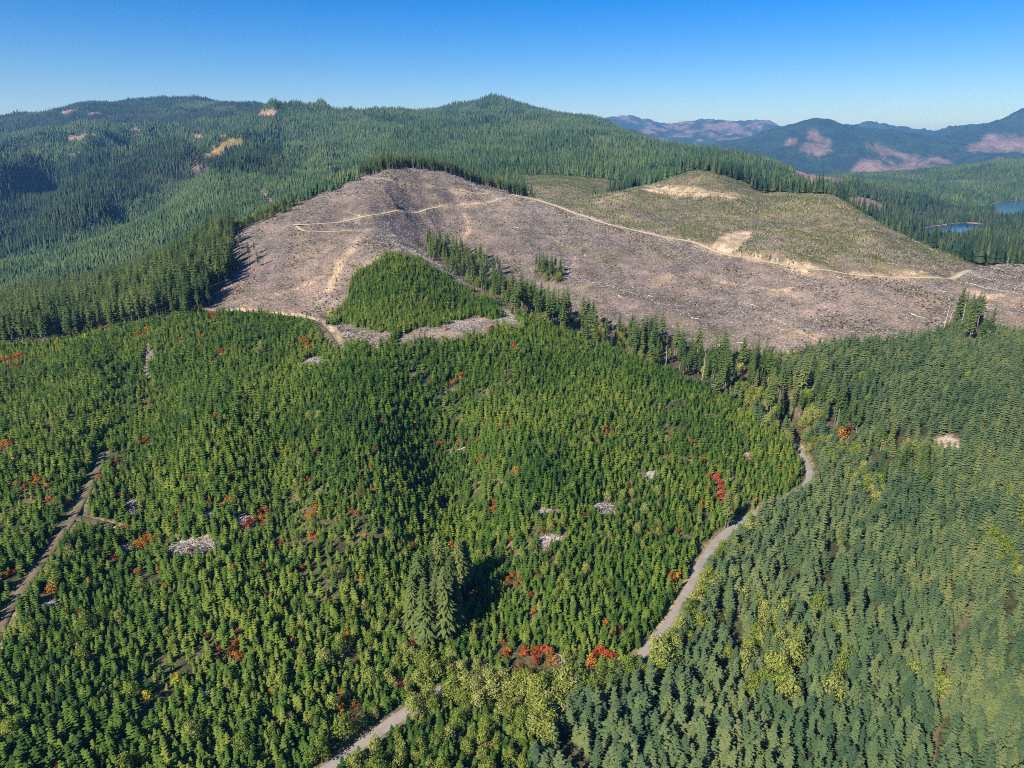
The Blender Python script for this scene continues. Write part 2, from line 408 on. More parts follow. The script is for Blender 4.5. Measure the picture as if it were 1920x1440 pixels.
paint(BARE, [(360,318),(398,312),(398,324),(362,330)], 1400, 3000)
paint(BARE, [(115,254),(180,249),(180,259),(125,265)], 2200, 5200)
paint(BARE, [(250,243),(280,243),(278,249),(250,249)], 2200, 5200)
paint(BARE, [(600,308),(628,305),(625,318),(604,318)], 1400, 3000)
paint(BARE, [(488,203),(528,205),(515,218),(493,214)], 3000, 6400)
paint(BARE, [(108,209),(142,206),(135,216),(106,216)], 4500, 6400)
paint(BARE, [(165,212),(190,208),(188,216),(165,218)], 4500, 6400)
for ln_, wd in (([(300,262),(345,258),(420,254),(470,246)], 16), ([(520,262),(560,272),(610,284),(640,300)], 13), ([(60,282),(110,286),(150,284)], 16), ([(980,288),(1040,280),(1120,286),(1180,292)], 10), ([(800,262),(850,266),(880,274)], 26), ([(700,212),(740,218),(760,226)], 14), ([(470,345),(500,370),(520,400)], 7)):
    q = [hit(a_, b_, 1400) for a_, b_ in ln_]
    mk = (RR > 1300) & (RR < 5200); dk, _ = seg_dist(q, XX[mk], YY[mk]); cc = cover[mk]; cc[dk < wd * .5 + 3 * jx[mk]] = BARE; cover[mk] = cc
for pl in ([(1508,246),(1530,246),(1552,262),(1520,265)], [(1505,268),(1545,270),(1550,282),(1530,298),(1510,285)], [(1598,324),(1620,297),(1660,300),(1668,312),(1700,303),(1762,312),(1825,326),(1800,340),(1740,342),(1732,325),(1700,330)],
           [(1615,272),(1700,288),(1780,300),(1778,309),(1700,299),(1620,279)], [(1805,280),(1850,251),(1880,255),(1990,258),(1990,284),(1870,284),(1830,284)], [(1840,306),(1870,297),(1990,300),(1990,311),(1850,313)],
           [(1475,262),(1500,258),(1495,272),(1478,274)]):
    paint(FARCUT, pl, 6600, 16000)
cover[(cover == DISTANT) & (RR > 12500) & (PX < 1500) & (fbm(XX / 260, YY / 260, 71, 3) > 0.12)] = FARCUT
mb = (px_az[:, None] > 985) & (px_az[:, None] < 1135) & (YY > 1000) & (YY < 1345)
cover[mb & (cover != CLEAR) & (cover != DIRT)] = REPLANT
cover[shore] = SHORE
cover[lake_mask] = LAKE
bq = [Rd for Rd in ROADS if Rd['name'] == 'bench_road'][0]['q']
mk = (RR > 400) & (RR < 800) & (PX > 375) & (PX < 640)
dk, _ = seg_dist(bq, XX[mk], YY[mk]); cc = cover[mk]; yk = np.interp(XX[mk], bq[:, 0], bq[:, 1])
cc[(dk < 9) & (YY[mk] > yk - 1) & (fbm(XX[mk] / 9, YY[mk] / 9, 77, 2) > -.35)] = DIRT
cover[mk] = cc
road_d = np.full(XX.shape, 99.0)
for Rd in ROADS:
    q = Rd['q']
    R0, R1 = np.hypot(q[:, 0], q[:, 1]).min() - 20, np.hypot(q[:, 0], q[:, 1]).max() + 20
    a0, a1 = np.arctan2(q[:, 0], q[:, 1]).min() - .1, np.arctan2(q[:, 0], q[:, 1]).max() + .1
    m = (RR > R0) & (RR < R1) & (AZ > a0) & (AZ < a1)
    d, t = seg_dist(q, XX[m], YY[m])
    road_d[m] = np.minimum(road_d[m], d - Rd['w'] / 2 + (2.7 if Rd['name'] == 'side_track' else 0))

def look(Gr, x, y):
    fu, fv = gi(x, y)
    return Gr[np.clip(np.rint(fu).astype(int), 0, NAZ - 1), np.clip(np.rint(fv).astype(int), 0, NR - 1)]

# what the camera's place can see: highest skyline up to each range, per bearing
SL = (ZZ - CAM_Z) / RR
HZ = np.maximum.accumulate(SL, axis=1)
HZ = np.concatenate([np.full((NAZ, 1), -9.0), HZ[:, :-1]], axis=1)

# ------------------------------------------------------------------ materials
def new_mat(name):
    m = bpy.data.materials.new(name); m.use_nodes = True
    t = m.node_tree; b = t.nodes["Principled BSDF"]
    b.inputs["Roughness"].default_value = 0.85
    b.inputs["Specular IOR Level"].default_value = 0.2
    return m, t, b
def N(t, kind, **kw):
    nd = t.nodes.new(kind)
    for k, v in kw.items(): setattr(nd, k, v)
    return nd
def pos_noise(t, scale, detail=3, rough=0.55, use='Position'):
    gpos = N(t, "ShaderNodeNewGeometry"); no = N(t, "ShaderNodeTexNoise")
    no.inputs["Scale"].default_value = scale; no.inputs["Detail"].default_value = detail; no.inputs["Roughness"].default_value = rough
    t.links.new(gpos.outputs[use], no.inputs["Vector"])
    return no.outputs["Fac"]
def ramp(t, src, stops):
    r = N(t, "ShaderNodeValToRGB")
    el = r.color_ramp.elements
    el[0].position, el[0].color = stops[0][0], (*stops[0][1], 1)
    el[1].position, el[1].color = stops[-1][0], (*stops[-1][1], 1)
    for p, c in stops[1:-1]:
        e = el.new(p); e.color = (*c, 1)
    t.links.new(src, r.inputs[0]); return r.outputs[0]
def mixc(t, fac, a, b, mode='MIX'):
    m = N(t, "ShaderNodeMix", data_type='RGBA', blend_type=mode)
    for sock, v in ((m.inputs[0], fac), (m.inputs[6], a), (m.inputs[7], b)):
        if isinstance(v, (float, int)): sock.default_value = v
        elif isinstance(v, tuple): sock.default_value = (*v, 1)
        else: t.links.new(v, sock)
    return m.outputs[2]
def math_(t, op, a, b=0.0, c=None):
    m = N(t, "ShaderNodeMath", operation=op)
    for i, v in enumerate((a, b) if c is None else (a, b, c)):
        if isinstance(v, (float, int)): m.inputs[i].default_value = v
        else: t.links.new(v, m.inputs[i])
    return m.outputs[0]

def foliage(name, lo, mid, hi, patch=0.012, transl=0.25):
    """needles or leaves: one tone per tree, slow drift of tone across the hillside"""
    m, t, b = new_mat(name)
    oi = N(t, "ShaderNodeObjectInfo")
    pn = pos_noise(t, patch, 3)
    f = math_(t, 'MULTIPLY_ADD', oi.outputs["Random"], 0.75, math_(t, 'MULTIPLY_ADD', pn, 1.6, -0.67))
    col = ramp(t, f, [(0.0, lo), (0.5, mid), (1.0, hi)])
    fine = pos_noise(t, 1.3, 2)
    col = mixc(t, 1.0, col, ramp(t, fine, [(0.3, (.72, .72, .72)), (0.7, (1.25, 1.25, 1.25))]), 'MULTIPLY')
    t.links.new(col, b.inputs["Base Color"])
    b.inputs["Roughness"].default_value = 0.75
    b.inputs["Specular IOR Level"].default_value = 0.12
    if transl:
        tr = N(t, "ShaderNodeBsdfTranslucent"); t.links.new(col, tr.inputs[0])
        mx = N(t, "ShaderNodeMixShader"); mx.inputs[0].default_value = transl
        t.links.new(b.outputs[0], mx.inputs[1]); t.links.new(tr.outputs[0], mx.inputs[2])
        t.links.new(mx.outputs[0], t.nodes["Material Output"].inputs[0])
    return m
MAT = {}
MAT['young'] = foliage("young_fir_needles", (.034,.084,.020), (.092,.168,.026), (.215,.262,.044))
MAT['mature'] = foliage("fir_needles", (.060,.112,.056), (.116,.176,.076), (.205,.238,.088), 0.02)
MAT['tall'] = foliage("old_conifer_needles", (.040,.082,.024), (.090,.140,.038), (.170,.205,.060), 0.02)
MAT['giant'] = foliage("giant_fir_needles", (.060,.100,.030), (.112,.155,.045), (.175,.205,.066), 0.05)
MAT['far'] = foliage("distant_fir_needles", (.018,.052,.022), (.052,.098,.036), (.122,.158,.046), 0.004)
MAT['mid'] = foliage("plantation_needles", (.030,.072,.034), (.070,.122,.050), (.135,.178,.064), 0.008)
MAT['oldfar'] = foliage("valley_conifer_needles", (.010,.030,.018), (.032,.062,.030), (.086,.112,.042), 0.006)
MAT['leaf'] = foliage("yellow_green_leaves", (.12,.18,.028), (.215,.26,.045), (.32,.335,.10), 0.03)
MAT['gold'] = foliage("golden_leaves", (.36,.28,.015), (.45,.36,.02), (.5,.42,.04), 0.05)
MAT['red'] = foliage("scarlet_leaves", (.24,.05,.02), (.42,.075,.03), (.52,.17,.05), 0.1)
MAT['orange'] = foliage("orange_leaves", (.26,.07,.015), (.42,.15,.02), (.48,.25,.03), 0.1)
MAT['russet'] = foliage("russet_leaves", (.12,.04,.02), (.20,.08,.03), (.26,.13,.04), 0.1)
MAT['seedling'] = foliage("seedling_needles", (.030,.050,.014), (.060,.085,.018), (.11,.13,.026), 0.02, 0)
MAT['brush'] = foliage("dry_brush", (.045,.045,.018), (.09,.08,.03), (.16,.13,.055), 0.03, 0)
def bark(name, a, b_):
    m, t, b = new_mat(name)
    t.links.new(ramp(t, pos_noise(t, 0.9, 3), [(.3, a), (.7, b_)]), b.inputs["Base Color"])
    return m
MAT['bark'] = bark("grey_brown_bark", (.10,.08,.06), (.26,.22,.18))
MAT['snag'] = bark("bleached_wood", (.34,.30,.26), (.55,.50,.45))
MAT['slash'] = bark("weathered_wood", (.09,.075,.06), (.58,.53,.48))
MAT['log'] = bark("pale_log_wood", (.34,.30,.25), (.66,.60,.52))
MAT['char'] = bark("dark_stump_wood", (.035,.028,.022), (.09,.07,.055))

def ground_mat():
    m, t, b = new_mat("hillside_soil")
    at = N(t, "ShaderNodeAttribute"); at.attribute_name = "cover"
    n1 = pos_noise(t, 0.05, 4, .6); n2 = pos_noise(t, 0.55, 4, .7)
    n3 = pos_noise(t, 1.9, 3, .7)
    col = mixc(t, 1.0, at.outputs["Color"], ramp(t, n1, [(.34, (.58,.60,.57)), (.5, (1,1,1)), (.66, (1.42,1.33,1.36))]), 'MULTIPLY')
    col = mixc(t, 1.0, col, ramp(t, n2, [(.32, (.36,.36,.33)), (.48, (1,1,1)), (.64, (1.75,1.68,1.68))]), 'MULTIPLY')
    n4 = pos_noise(t, 0.0045, 5, .75)
    col = mixc(t, 1.0, col, ramp(t, n4, [(.36, (.62,.66,.66)), (.5, (1,1,1)), (.64, (1.5,1.42,1.3))]), 'MULTIPLY')
    sp = ramp(t, n3, [(.56, (0,0,0)), (.70, (1,1,1))])
    col = mixc(t, math_(t, 'MULTIPLY', sp, math_(t, 'MULTIPLY', at.outputs["Alpha"], .55)), col, (.52,.45,.40))
    t.links.new(col, b.inputs["Base Color"])
    bp = N(t, "ShaderNodeBump"); bp.inputs["Strength"].default_value = 0.9; bp.inputs["Distance"].default_value = 1.1
    t.links.new(n2, bp.inputs["Height"]); 
    big = N(t, "ShaderNodeBump"); big.inputs["Strength"].default_value = 0.8; big.inputs["Distance"].default_value = 26.0
    t.links.new(pos_noise(t, 0.022, 5, .7), big.inputs["Height"])
    rn = N(t, "ShaderNodeVectorMath", operation='LENGTH'); gp = N(t, "ShaderNodeNewGeometry"); t.links.new(gp.outputs["Position"], rn.inputs[0])
    far = ramp(t, math_(t, 'DIVIDE', rn.outputs["Value"], 20000.0), [(.30, (0,0,0)), (.36, (1,1,1))])
    t.links.new(math_(t, 'MULTIPLY', far, .9), big.inputs["Strength"])
    t.links.new(bp.outputs[0], big.inputs["Normal"])
    t.links.new(big.outputs[0], b.inputs["Normal"])
    b.inputs["Roughness"].default_value = 0.95
    return m
MAT['ground'] = ground_mat()
def gravel(name, a, b_):
    m, t, b = new_mat(name)
    c = ramp(t, pos_noise(t, 0.25, 4, .65), [(.3, a), (.7, b_)])
    t.links.new(c, b.inputs["Base Color"]); return m
MAT['asphalt'] = gravel("worn_chipseal", (.24,.21,.185), (.33,.29,.255))
MAT['gravel'] = gravel("pale_gravel", (.36,.29,.20), (.48,.39,.28))
MAT['dirt'] = gravel("dry_earth_track", (.10,.085,.05), (.20,.155,.095))
m, t, b = new_mat("lake_water")
b.inputs["Base Color"].default_value = (.004, .035, .11, 1); b.inputs["Roughness"].default_value = 0.12
b.inputs["Specular IOR Level"].default_value = 0.5
bp = N(t, "ShaderNodeBump"); bp.inputs["Strength"].default_value = .25; t.links.new(pos_noise(t, .4, 3), bp.inputs["Height"]); t.links.new(bp.outputs[0], b.inputs["Normal"])
MAT['water'] = m

# ------------------------------------------------------------------ mesh helpers
def mesh_np(name, V, F, mat, smooth_=False, mats=None, midx=None):
    me = bpy.data.meshes.new(name)
    V = np.asarray(V, np.float32)
    if isinstance(F, np.ndarray):
        nf, k = F.shape
        me.vertices.add(len(V)); me.vertices.foreach_set("co", V.ravel())
        me.loops.add(nf * k); me.loops.foreach_set("vertex_index", F.astype(np.int32).ravel())
        me.polygons.add(nf); me.polygons.foreach_set("loop_start", np.arange(0, nf * k, k, dtype=np.int32))
        me.polygons.foreach_set("loop_total", np.full(nf, k, np.int32))
        me.update(calc_edges=True)
    else:
        me.from_pydata([tuple(v) for v in V], [], [tuple(f) for f in F])
    for mm in (mats or [mat]): me.materials.append(mm)
    if midx is not None: me.polygons.foreach_set("material_index", np.asarray(midx, np.int32))
    if smooth_: me.polygons.foreach_set("use_smooth", np.ones(len(me.polygons), bool))
    me.update()
    return me
def obj(name, me, parent=None, **props):
    o = bpy.data.objects.new(name, me); COL.objects.link(o)
    if parent: o.parent = parent
    for k, v in props.items(): o[k] = v
    return o

# ------------------------------------------------------------------ terrain sheet
COLR = {FOREST: (.045,.042,.022,0), YOUNG: (.070,.072,.030,.15), CLEAR: (.124,.099,.081,.8), REPLANT: (.108,.096,.054,.6), MATURE: (.055,.058,.026,0),
        TALL: (.050,.045,.026,0), MID: (.035,.055,.026,0), FAR: (.030,.048,.022,0), BARE: (.21,.145,.115,.3), DIRT: (.42,.32,.21,.6), LAKE: (.10,.09,.07,0),
        DISTANT: (.016,.040,.026,0), EDGE: (.06,.05,.03,0), DEBRIS: (.20,.155,.12,.9), GULLY: (.10,.085,.05,.3), LEAFY: (.16,.17,.05,0), SHORE: (.30,.23,.16,0),
        FARCUT: (.150,.113,.100,0), OCHRE: (.26,.19,.06,0)}
lut = np.array([COLR[i] for i in range(19)], np.float32)
vc = lut[cover]
# soft borders between ground covers: average over neighbours
for _ in range(1):
    vc[1:-1, 1:-1] = (vc[1:-1, 1:-1] * 2 + vc[:-2, 1:-1] + vc[2:, 1:-1] + vc[1:-1, :-2] + vc[1:-1, 2:]) / 6
cl_ = np.isin(cover, (CLEAR, REPLANT))[..., None]
p1 = smooth(0.05, .5, fbm(XX / 60, YY / 60, 101, 4))[..., None]; p2 = smooth(0.1, .5, fbm(XX / 35, YY / 90, 131, 4))[..., None]; p3 = smooth(.12, .45, fbm(XX / 22, YY / 22, 151, 4))[..., None]
vc = np.where(cl_, vc * (1 - .45 * p1) + np.array([.10,.09,.042,.4]) * .45 * p1, vc)
vc = np.where(cl_, vc * (1 - .5 * p2) + np.array([.17,.135,.125,.9]) * .5 * p2, vc)
vc = np.where(cl_, vc * (1 - .5 * p3) + np.array([.175,.135,.085,.9]) * .5 * p3, vc)
yg = (cover == YOUNG)[..., None]; p4 = smooth(.1, .5, fbm(XX / 30, YY / 30, 171, 3))[..., None]
vc = np.where(yg, vc * (1 - .7 * p4) + np.array([.17,.13,.07,.4]) * .7 * p4, vc)
verge = (1 - smooth(.5, 4.0, road_d))[..., None] * .8
vc = vc * (1 - verge) + np.array([.24,.21,.10,.3]) * verge
cutb = ((road_d < 7) & np.isin(cover, (CLEAR, REPLANT)) & (fbm(XX / 16, YY / 16, 181, 2) > .05))[..., None]
vc = np.where(cutb, vc * .6 + np.array([.42,.31,.22,.6]) * .4, vc)

# skid trails and washed streaks across the clearcut
for tr, wd in [([(1420,585),(1463,603),(1500,622),(1560,645),(1590,655)], 1.6), ([(1335,525),(1400,535),(1445,542),(1480,545)], 1.6), ([(395,590),(470,570),(540,545),(600,520),(640,500)], 1.8), ([(680,440),(660,470),(640,495),(625,520),(618,545)], 3.2),
               ([(655,470),(640,490),(630,515)], 3.5), ([(1120,440),(1080,480),(1060,520)], 1.2), ([(1000,420),(1040,450),(1080,470),(1100,480)], 1.0), ([(870,400),(880,430),(860,460)], 3.0), ([(1850,560),(1880,553),(1930,548)], 2.0), ([(1820,545),(1850,556),(1870,552)], 3.5),
               ([(790,500),(840,520),(900,555),(940,578)], 2.5), ([(740,455),(800,500)], 1.6), ([(1560,508),(1640,515),(1760,519)], 2.4), ([(1180,352),(1230,348),(1290,356),(1380,366)], 6)]:
    q = [hit(a_, b_, 400) for a_, b_ in tr]
    m = (RR > 500) & (RR < 1450)
    d, _ = seg_dist(q, XX[m], YY[m])
    kf = (1 - smooth(wd * .5, wd * 1.6, d + 1.2 * jx[m]))[:, None] * .8 * np.isin(cover[m], (CLEAR, REPLANT, DIRT))[:, None]
    vc[m] = vc[m] * (1 - kf) + np.array([.30,.225,.14,.5]) * kf

# remaining bearings, coarse, so the sheet closes all round
out_az = np.linspace(AZM, 2 * math.pi - AZM, 42)[1:-1]
k = (out_az - AZM) / (2 * math.pi - 2 * AZM)
Zo = ZZ[-1][None] * (1 - k[:, None]) + ZZ[0][None] * k[:, None]
azall = np.r_[az, out_az]
Zall = np.vstack([ZZ, Zo])
Call = np.concatenate([vc, np.broadcast_to(lut[FAR], (len(out_az), NR, 4))])
NA = len(azall)
V = np.stack([np.exp(lr)[None] * np.sin(azall)[:, None], np.exp(lr)[None] * np.cos(azall)[:, None], Zall], -1).reshape(-1, 3)
V = np.vstack([V, [[0, 0, float(Zall[:, 0].mean())]]])
Call = np.vstack([Call.reshape(-1, 4), [[.05, .05, .03, 0]]])
i0 = np.arange(NA)[:, None] * NR; i1 = ((np.arange(NA) + 1) % NA)[:, None] * NR; j = np.arange(NR - 1)[None]
F = np.stack([i0 + j, i1 + j, i1 + j + 1, i0 + j + 1], -1).reshape(-1, 4)[:, ::-1]
apex = len(V) - 1
# centre fan as degenerate-free quads folded into triangles: separate small mesh avoided by using tri faces in a second pass
me = bpy.data.meshes.new("terrain")
tri = np.stack([np.full(NA, apex), (np.arange(NA) + 1) % NA * NR, np.arange(NA) * NR], -1)[:, ::-1]
loops = np.concatenate([F.ravel(), tri.ravel()]).astype(np.int32)
starts = np.concatenate([np.arange(len(F)) * 4, len(F) * 4 + np.arange(NA) * 3]).astype(np.int32)
me.vertices.add(len(V)); me.vertices.foreach_set("co", V.astype(np.float32).ravel())
me.loops.add(len(loops)); me.loops.foreach_set("vertex_index", loops)
me.polygons.add(len(starts)); me.polygons.foreach_set("loop_start", starts)
me.update(calc_edges=True)
me.polygons.foreach_set("use_smooth", np.ones(len(starts), bool))
ca = me.color_attributes.new("cover", 'FLOAT_COLOR', 'POINT')
ca.data.foreach_set("color", Call.astype(np.float32).ravel())
me.materials.append(MAT['ground'])
obj("terrain", me, kind="structure")

# roads as draped ribbons with a crown
RM = {"valley_road": 'asphalt', "bench_road": 'dirt', "old_track": 'dirt', "track_landing": 'dirt', "lower_spur_road": 'gravel', "side_track": 'dirt'}
for Rd in ROADS:
    q, z, hw = Rd['q'], Rd['z'], Rd['w'] / 2
    tg = np.gradient(q, axis=0); tg /= np.linalg.norm(tg, axis=1)[:, None] + 1e-9
    nr = np.c_[-tg[:, 1], tg[:, 0]]
    offs = np.array([-hw - .5, -hw, -hw * .5, 0, hw * .5, hw, hw + .5]); dz = np.array([-.25, .06, .11, .14, .11, .06, -.25])
    wob = 1 + 0.08 * vnoise(np.arange(len(q)) * .35, np.zeros(len(q)), 5)
    Vr = np.concatenate([np.stack([q[:, 0] + nr[:, 0] * o * wob, q[:, 1] + nr[:, 1] * o * wob, z + d + (.35 if Rd['name'] != 'valley_road' else 0.05)], -1)[:, None] for o, d in zip(offs, dz)], 1)
    k7 = len(offs); nq = len(q)
    a = (np.arange(nq - 1)[:, None] * k7 + np.arange(k7 - 1)[None]).ravel()
    Fr = np.stack([a, a + k7, a + k7 + 1, a + 1], -1)[:, ::-1]
    obj(Rd['name'], mesh_np(Rd['name'], Vr.reshape(-1, 3), Fr, MAT[RM.get(Rd['name'], 'gravel')], True), kind="structure")

# the lake: one level sheet
lx = [p[0] for L in lakes for p in L]; ly = [p[1] for L in lakes for p in L]
obj("lake_water", mesh_np("lake_water", [(min(lx) - 60, min(ly) - 60, LAKE_Z), (max(lx) + 200, min(ly) - 60, LAKE_Z), (max(lx) + 200, max(ly) + 80, LAKE_Z), (min(lx) - 60, max(ly) + 80, LAKE_Z)], [(0, 1, 2, 3)], MAT['water']), kind="structure")
#TREES

# ------------------------------------------------------------------ tree shapes
def conifer_crown(seed, h, r, base, nb, droop=.35, wid=.30, power=.85, ragged=.25, core=.42, whorl=7):
    g_ = np.random.default_rng(seed); V = []; F = []
    nw = max(4, nb // whorl)
    z = []; ang = []
    for q in range(nw):                                   # whorls of branches, one per year of growth
        f = (q + .3 + .3 * g_.random()) / nw
        f = 1 - (1 - f) ** 1.15
        a0 = g_.random() * 6.28; kq = max(4, int(round(whorl * (1.25 - .55 * f))))
        for e in range(kq):
            z.append(h * (base + (1 - base) * min(.985, f + .25 * (g_.random() - .5) / nw))); ang.append(a0 + e * 6.283 / kq + (g_.random() - .5) * .6)
    z = np.array(z); nb = len(z)
    prof = 1 - (z / h - base) / (1 - base)
    low = np.clip((z / h - base) / .10, .6, 1)
    L = (r * np.power(np.clip(prof, 0, 1), power) * low) * (1 + ragged * (g_.random(nb) * 2 - 1)) + .14
    dr = droop * (1.1 - 1.0 * (1 - prof)) * (.6 + .8 * g_.random(nb))
    for i in range(nb):
        c, s_ = math.cos(ang[i]), math.sin(ang[i]); l = L[i]; w = l * wid + .12
        zr = z[i] + l * .12
        zm = z[i] + l * (.10 - dr[i] * .25); zt = z[i] + l * (.06 - dr[i] * .75)
        k = len(V)
        m_ = l * .58
        V += [(0, 0, zr), (c * m_ - s_ * w, s_ * m_ + c * w, zm - w * .30), (c * l, s_ * l, zt), (c * m_ + s_ * w, s_ * m_ - c * w, zm - w * .30), (c * m_, s_ * m_, zm + w * .22)]
        F += [(k, k + 4, k + 1), (k + 1, k + 4, k + 2), (k, k + 3, k + 4), (k + 4, k + 3, k + 2)]
    if core:
        k = len(V); ns = 6; levels = [(base, core * .55), (base + .08, core), (.55 + base * .4, core * .42), (.97, .02)]
        for zf_, rf in levels:
            for a in range(ns):
                V.append((r * rf * math.cos(a * 1.0472), r * rf * math.sin(a * 1.0472), h * zf_))
        for q in range(len(levels) - 1):
            for a in range(ns):
                a2 = (a + 1) % ns
                p0, p1, p2, p3 = k + q * ns + a, k + q * ns + a2, k + (q + 1) * ns + a2, k + (q + 1) * ns + a
                F += [(p0, p1, p2), (p0, p2, p3)]
    return np.array(V), np.array(F)
def trunk_mesh(h, r0, r1, ns=6, bend=0.0, seed=0, levels=5):
    g_ = np.random.default_rng(seed); V = []; F = []
    ox = oy = 0
    for q in range(levels):
        f = q / (levels - 1); rr_ = r0 + (r1 - r0) * f + (r0 * .5 if q == 0 else 0)
        if q: ox += bend * (g_.random() - .5); oy += bend * (g_.random() - .5)
        for a in range(ns):
            V.append((ox + rr_ * math.cos(a * 2 * math.pi / ns), oy + rr_ * math.sin(a * 2 * math.pi / ns), h * f - (.6 if q == 0 else 0)))
    for q in range(levels - 1):
        for a in range(ns):
            a2 = (a + 1) % ns
            p0, p1, p2, p3 = q * ns + a, q * ns + a2, (q + 1) * ns + a2, (q + 1) * ns + a
            F += [(p0, p1, p2), (p0, p2, p3)]
    k = (levels - 1) * ns
    for a in range(1, ns - 1): F.append((k, k + a, k + a + 1))
    return np.array(V), np.array(F)
def leafy_crown(seed, h, r, base, nl, size, lobes=7):
    g_ = np.random.default_rng(seed)
    cs = []
    for i in range(lobes):
        a = i * 2.4 + g_.random(); f = math.sqrt((i + .3) / lobes)
        hh = h * (base + (1 - base) * (.25 + .60 * (1 - f * f) + .2 * (g_.random() - .5)))
        cs.append((r * .62 * f * math.cos(a), r * .62 * f * math.sin(a), hh, r * (.38 + .22 * g_.random()), h * (1 - base) * (.20 + .10 * g_.random())))
    V = np.zeros((nl * 4, 3)); idx = g_.integers(0, lobes, nl)
    for i in range(nl):
        c = cs[idx[i]]; d = g_.normal(size=3); d /= np.linalg.norm(d); d[2] = d[2] * .9 + .15
        rr_ = .72 + .36 * g_.random()
        p = np.array([c[0] + d[0] * c[3] * rr_, c[1] + d[1] * c[3] * rr_, c[2] + d[2] * c[4] * rr_])
        nn = d + g_.normal(size=3) * .55; nn /= np.linalg.norm(nn)
        u = np.cross(nn, (0, .3, 1)); u /= np.linalg.norm(u); v = np.cross(nn, u)
        s_ = size * (.6 + .8 * g_.random())
        V[i * 4:i * 4 + 4] = [p - u * s_, p - v * s_ * .7, p + u * s_, p + v * s_ * .7 + nn * s_ * .3]
    k = np.arange(nl)[:, None] * 4
    return V, np.concatenate([k + np.array([[0, 1, 2]]), k + np.array([[0, 2, 3]])])
def broad_trunk(seed, h, r):
    V, F = trunk_mesh(h * .75, .03 * h * .6, .05, 6, .5, seed)
    V = [tuple(v) for v in V]; F = [tuple(f) for f in F]
    g_ = random.Random(seed)
    for i in range(4):
        a = i * 1.7 + g_.random(); z0 = h * (.25 + .1 * i); l = r * .7; k = len(V)
        for f, rr_ in ((0, .12), (1, .03)):
            for q in range(3):
                V.append((math.cos(a) * l * f + rr_ * math.cos(q * 2.09), math.sin(a) * l * f + rr_ * math.sin(q * 2.09), z0 + f * l * .9))
        for q in range(3):
            q2 = (q + 1) % 3; F += [(k + q, k + q2, k + 3 + q2), (k + q, k + 3 + q2, k + 3 + q)]
    return np.array(V), np.array(F)
def conifer_low(seed, h, r, base=.06):
    """far tree: three ragged skirts and a spire"""
    g_ = np.random.default_rng(seed); V = []; F = []
    for z0, z1, rf in ((base, .46, 1.0), (.27, .70, .74), (.50, 1.0, .46)):
        k = len(V); ns = 6; a0 = g_.random() * 6
        V.append((0, 0, h * z1))
        for a in range(ns):
            q = rf * r * (.72 + .5 * g_.random()); V.append((q * math.cos(a0 + a * 1.047), q * math.sin(a0 + a * 1.047), h * (z0 + .07 * (g_.random() - .5))))
        for a in range(ns): F.append((k, k + 1 + a, k + 1 + (a + 1) % ns))
    return np.array(V), np.array(F)

def part_mesh(name, VF, mat): return mesh_np(name, VF[0], VF[1], MAT[mat])
KINDS = {}
def kind(key, variants): KINDS[key] = variants      # each variant: list of (part name, mesh)
kind('young', [[("crown", part_mesh("young_fir_crown", conifer_crown(10 + i, (6.0, 5.2, 6.8, 5.6)[i], 1.30 + .16 * (i % 3), .0, 60, .12, .30, (.55, .45, .6, .5)[i], .40, .38, 8), 'young'))] for i in range(4)])
kind('mature', [[("crown", part_mesh("fir_crown", conifer_crown(30 + i, 10.5 + i * .5, 2.55 + .2 * (i % 3), .02, 108, .04, .19, (.55, .62, .5, .58)[i], .38, .26, 11), 'mature')), ("trunk", part_mesh("fir_trunk", trunk_mesh(9.8, .18, .04, 6, 0, i), 'bark'))] for i in range(4)])
kind('tall', [[("crown", part_mesh("tall_conifer_crown", conifer_crown(50 + i, 30, 3.5 + .35 * (i % 3), (.22, .42, .32, .12)[i], 165, .30, .19, .62, .46, .24, 10), 'tall')), ("trunk", part_mesh("tall_conifer_trunk", trunk_mesh(28.5, .42, .08, 6, .2, i), 'bark'))] for i in range(4)])
kind('giant', [[("crown", part_mesh("giant_fir_crown", conifer_crown(70 + i, 43, 6.2, (.08, .30, .12)[i], 760, .36, .13, .55, .48, .30, 16), 'giant')), ("trunk", part_mesh("giant_fir_trunk", trunk_mesh(40, .75, .1, 8, .3, i), 'bark'))] for i in range(3)])
kind('mid', [[("crown", part_mesh("plantation_fir_crown", conifer_low(90 + i, 13, 2.7), 'mid'))] for i in range(3)])
kind('far', [[("crown", part_mesh("distant_fir_crown", conifer_low(100 + i, 24, 4.3), 'far'))] for i in range(3)])
kind('oldfar', [[("crown", part_mesh("valley_conifer_crown", conifer_low(110 + i, 31, 4.8, .1), 'oldfar'))] for i in range(3)])
kind('leaf', [[("crown", part_mesh("broadleaf_crown", leafy_crown(120 + i, 8.5 + i * .5, 3.1, .12, 760, .27, 9), 'leaf')), ("trunk", part_mesh("broadleaf_trunk", broad_trunk(i, 10, 3.4), 'bark'))] for i in range(4)])
kind('gold', [[("crown", part_mesh("golden_crown", leafy_crown(130, 7, 2.6, .1, 300, .36), 'gold')), ("trunk", part_mesh("golden_trunk", broad_trunk(9, 7, 2.4), 'bark'))]])
for cname in ('red', 'orange', 'russet'):
    kind(cname, [[("crown", part_mesh(cname + "_shrub_leaves", leafy_crown(140 + i, 3.2, 1.7, .04, 190, .21, 5), cname))] for i in range(2)])
kind('seedling', [[("crown", part_mesh("seedling_needles", conifer_low(150 + i, 2.3, 1.05, .0), 'seedling'))] for i in range(3)])
kind('brush', [[("crown", part_mesh("brush_leaves", leafy_crown(160 + i, 1.0, .9, .0, 26, .3, 3), 'brush'))] for i in range(2)])

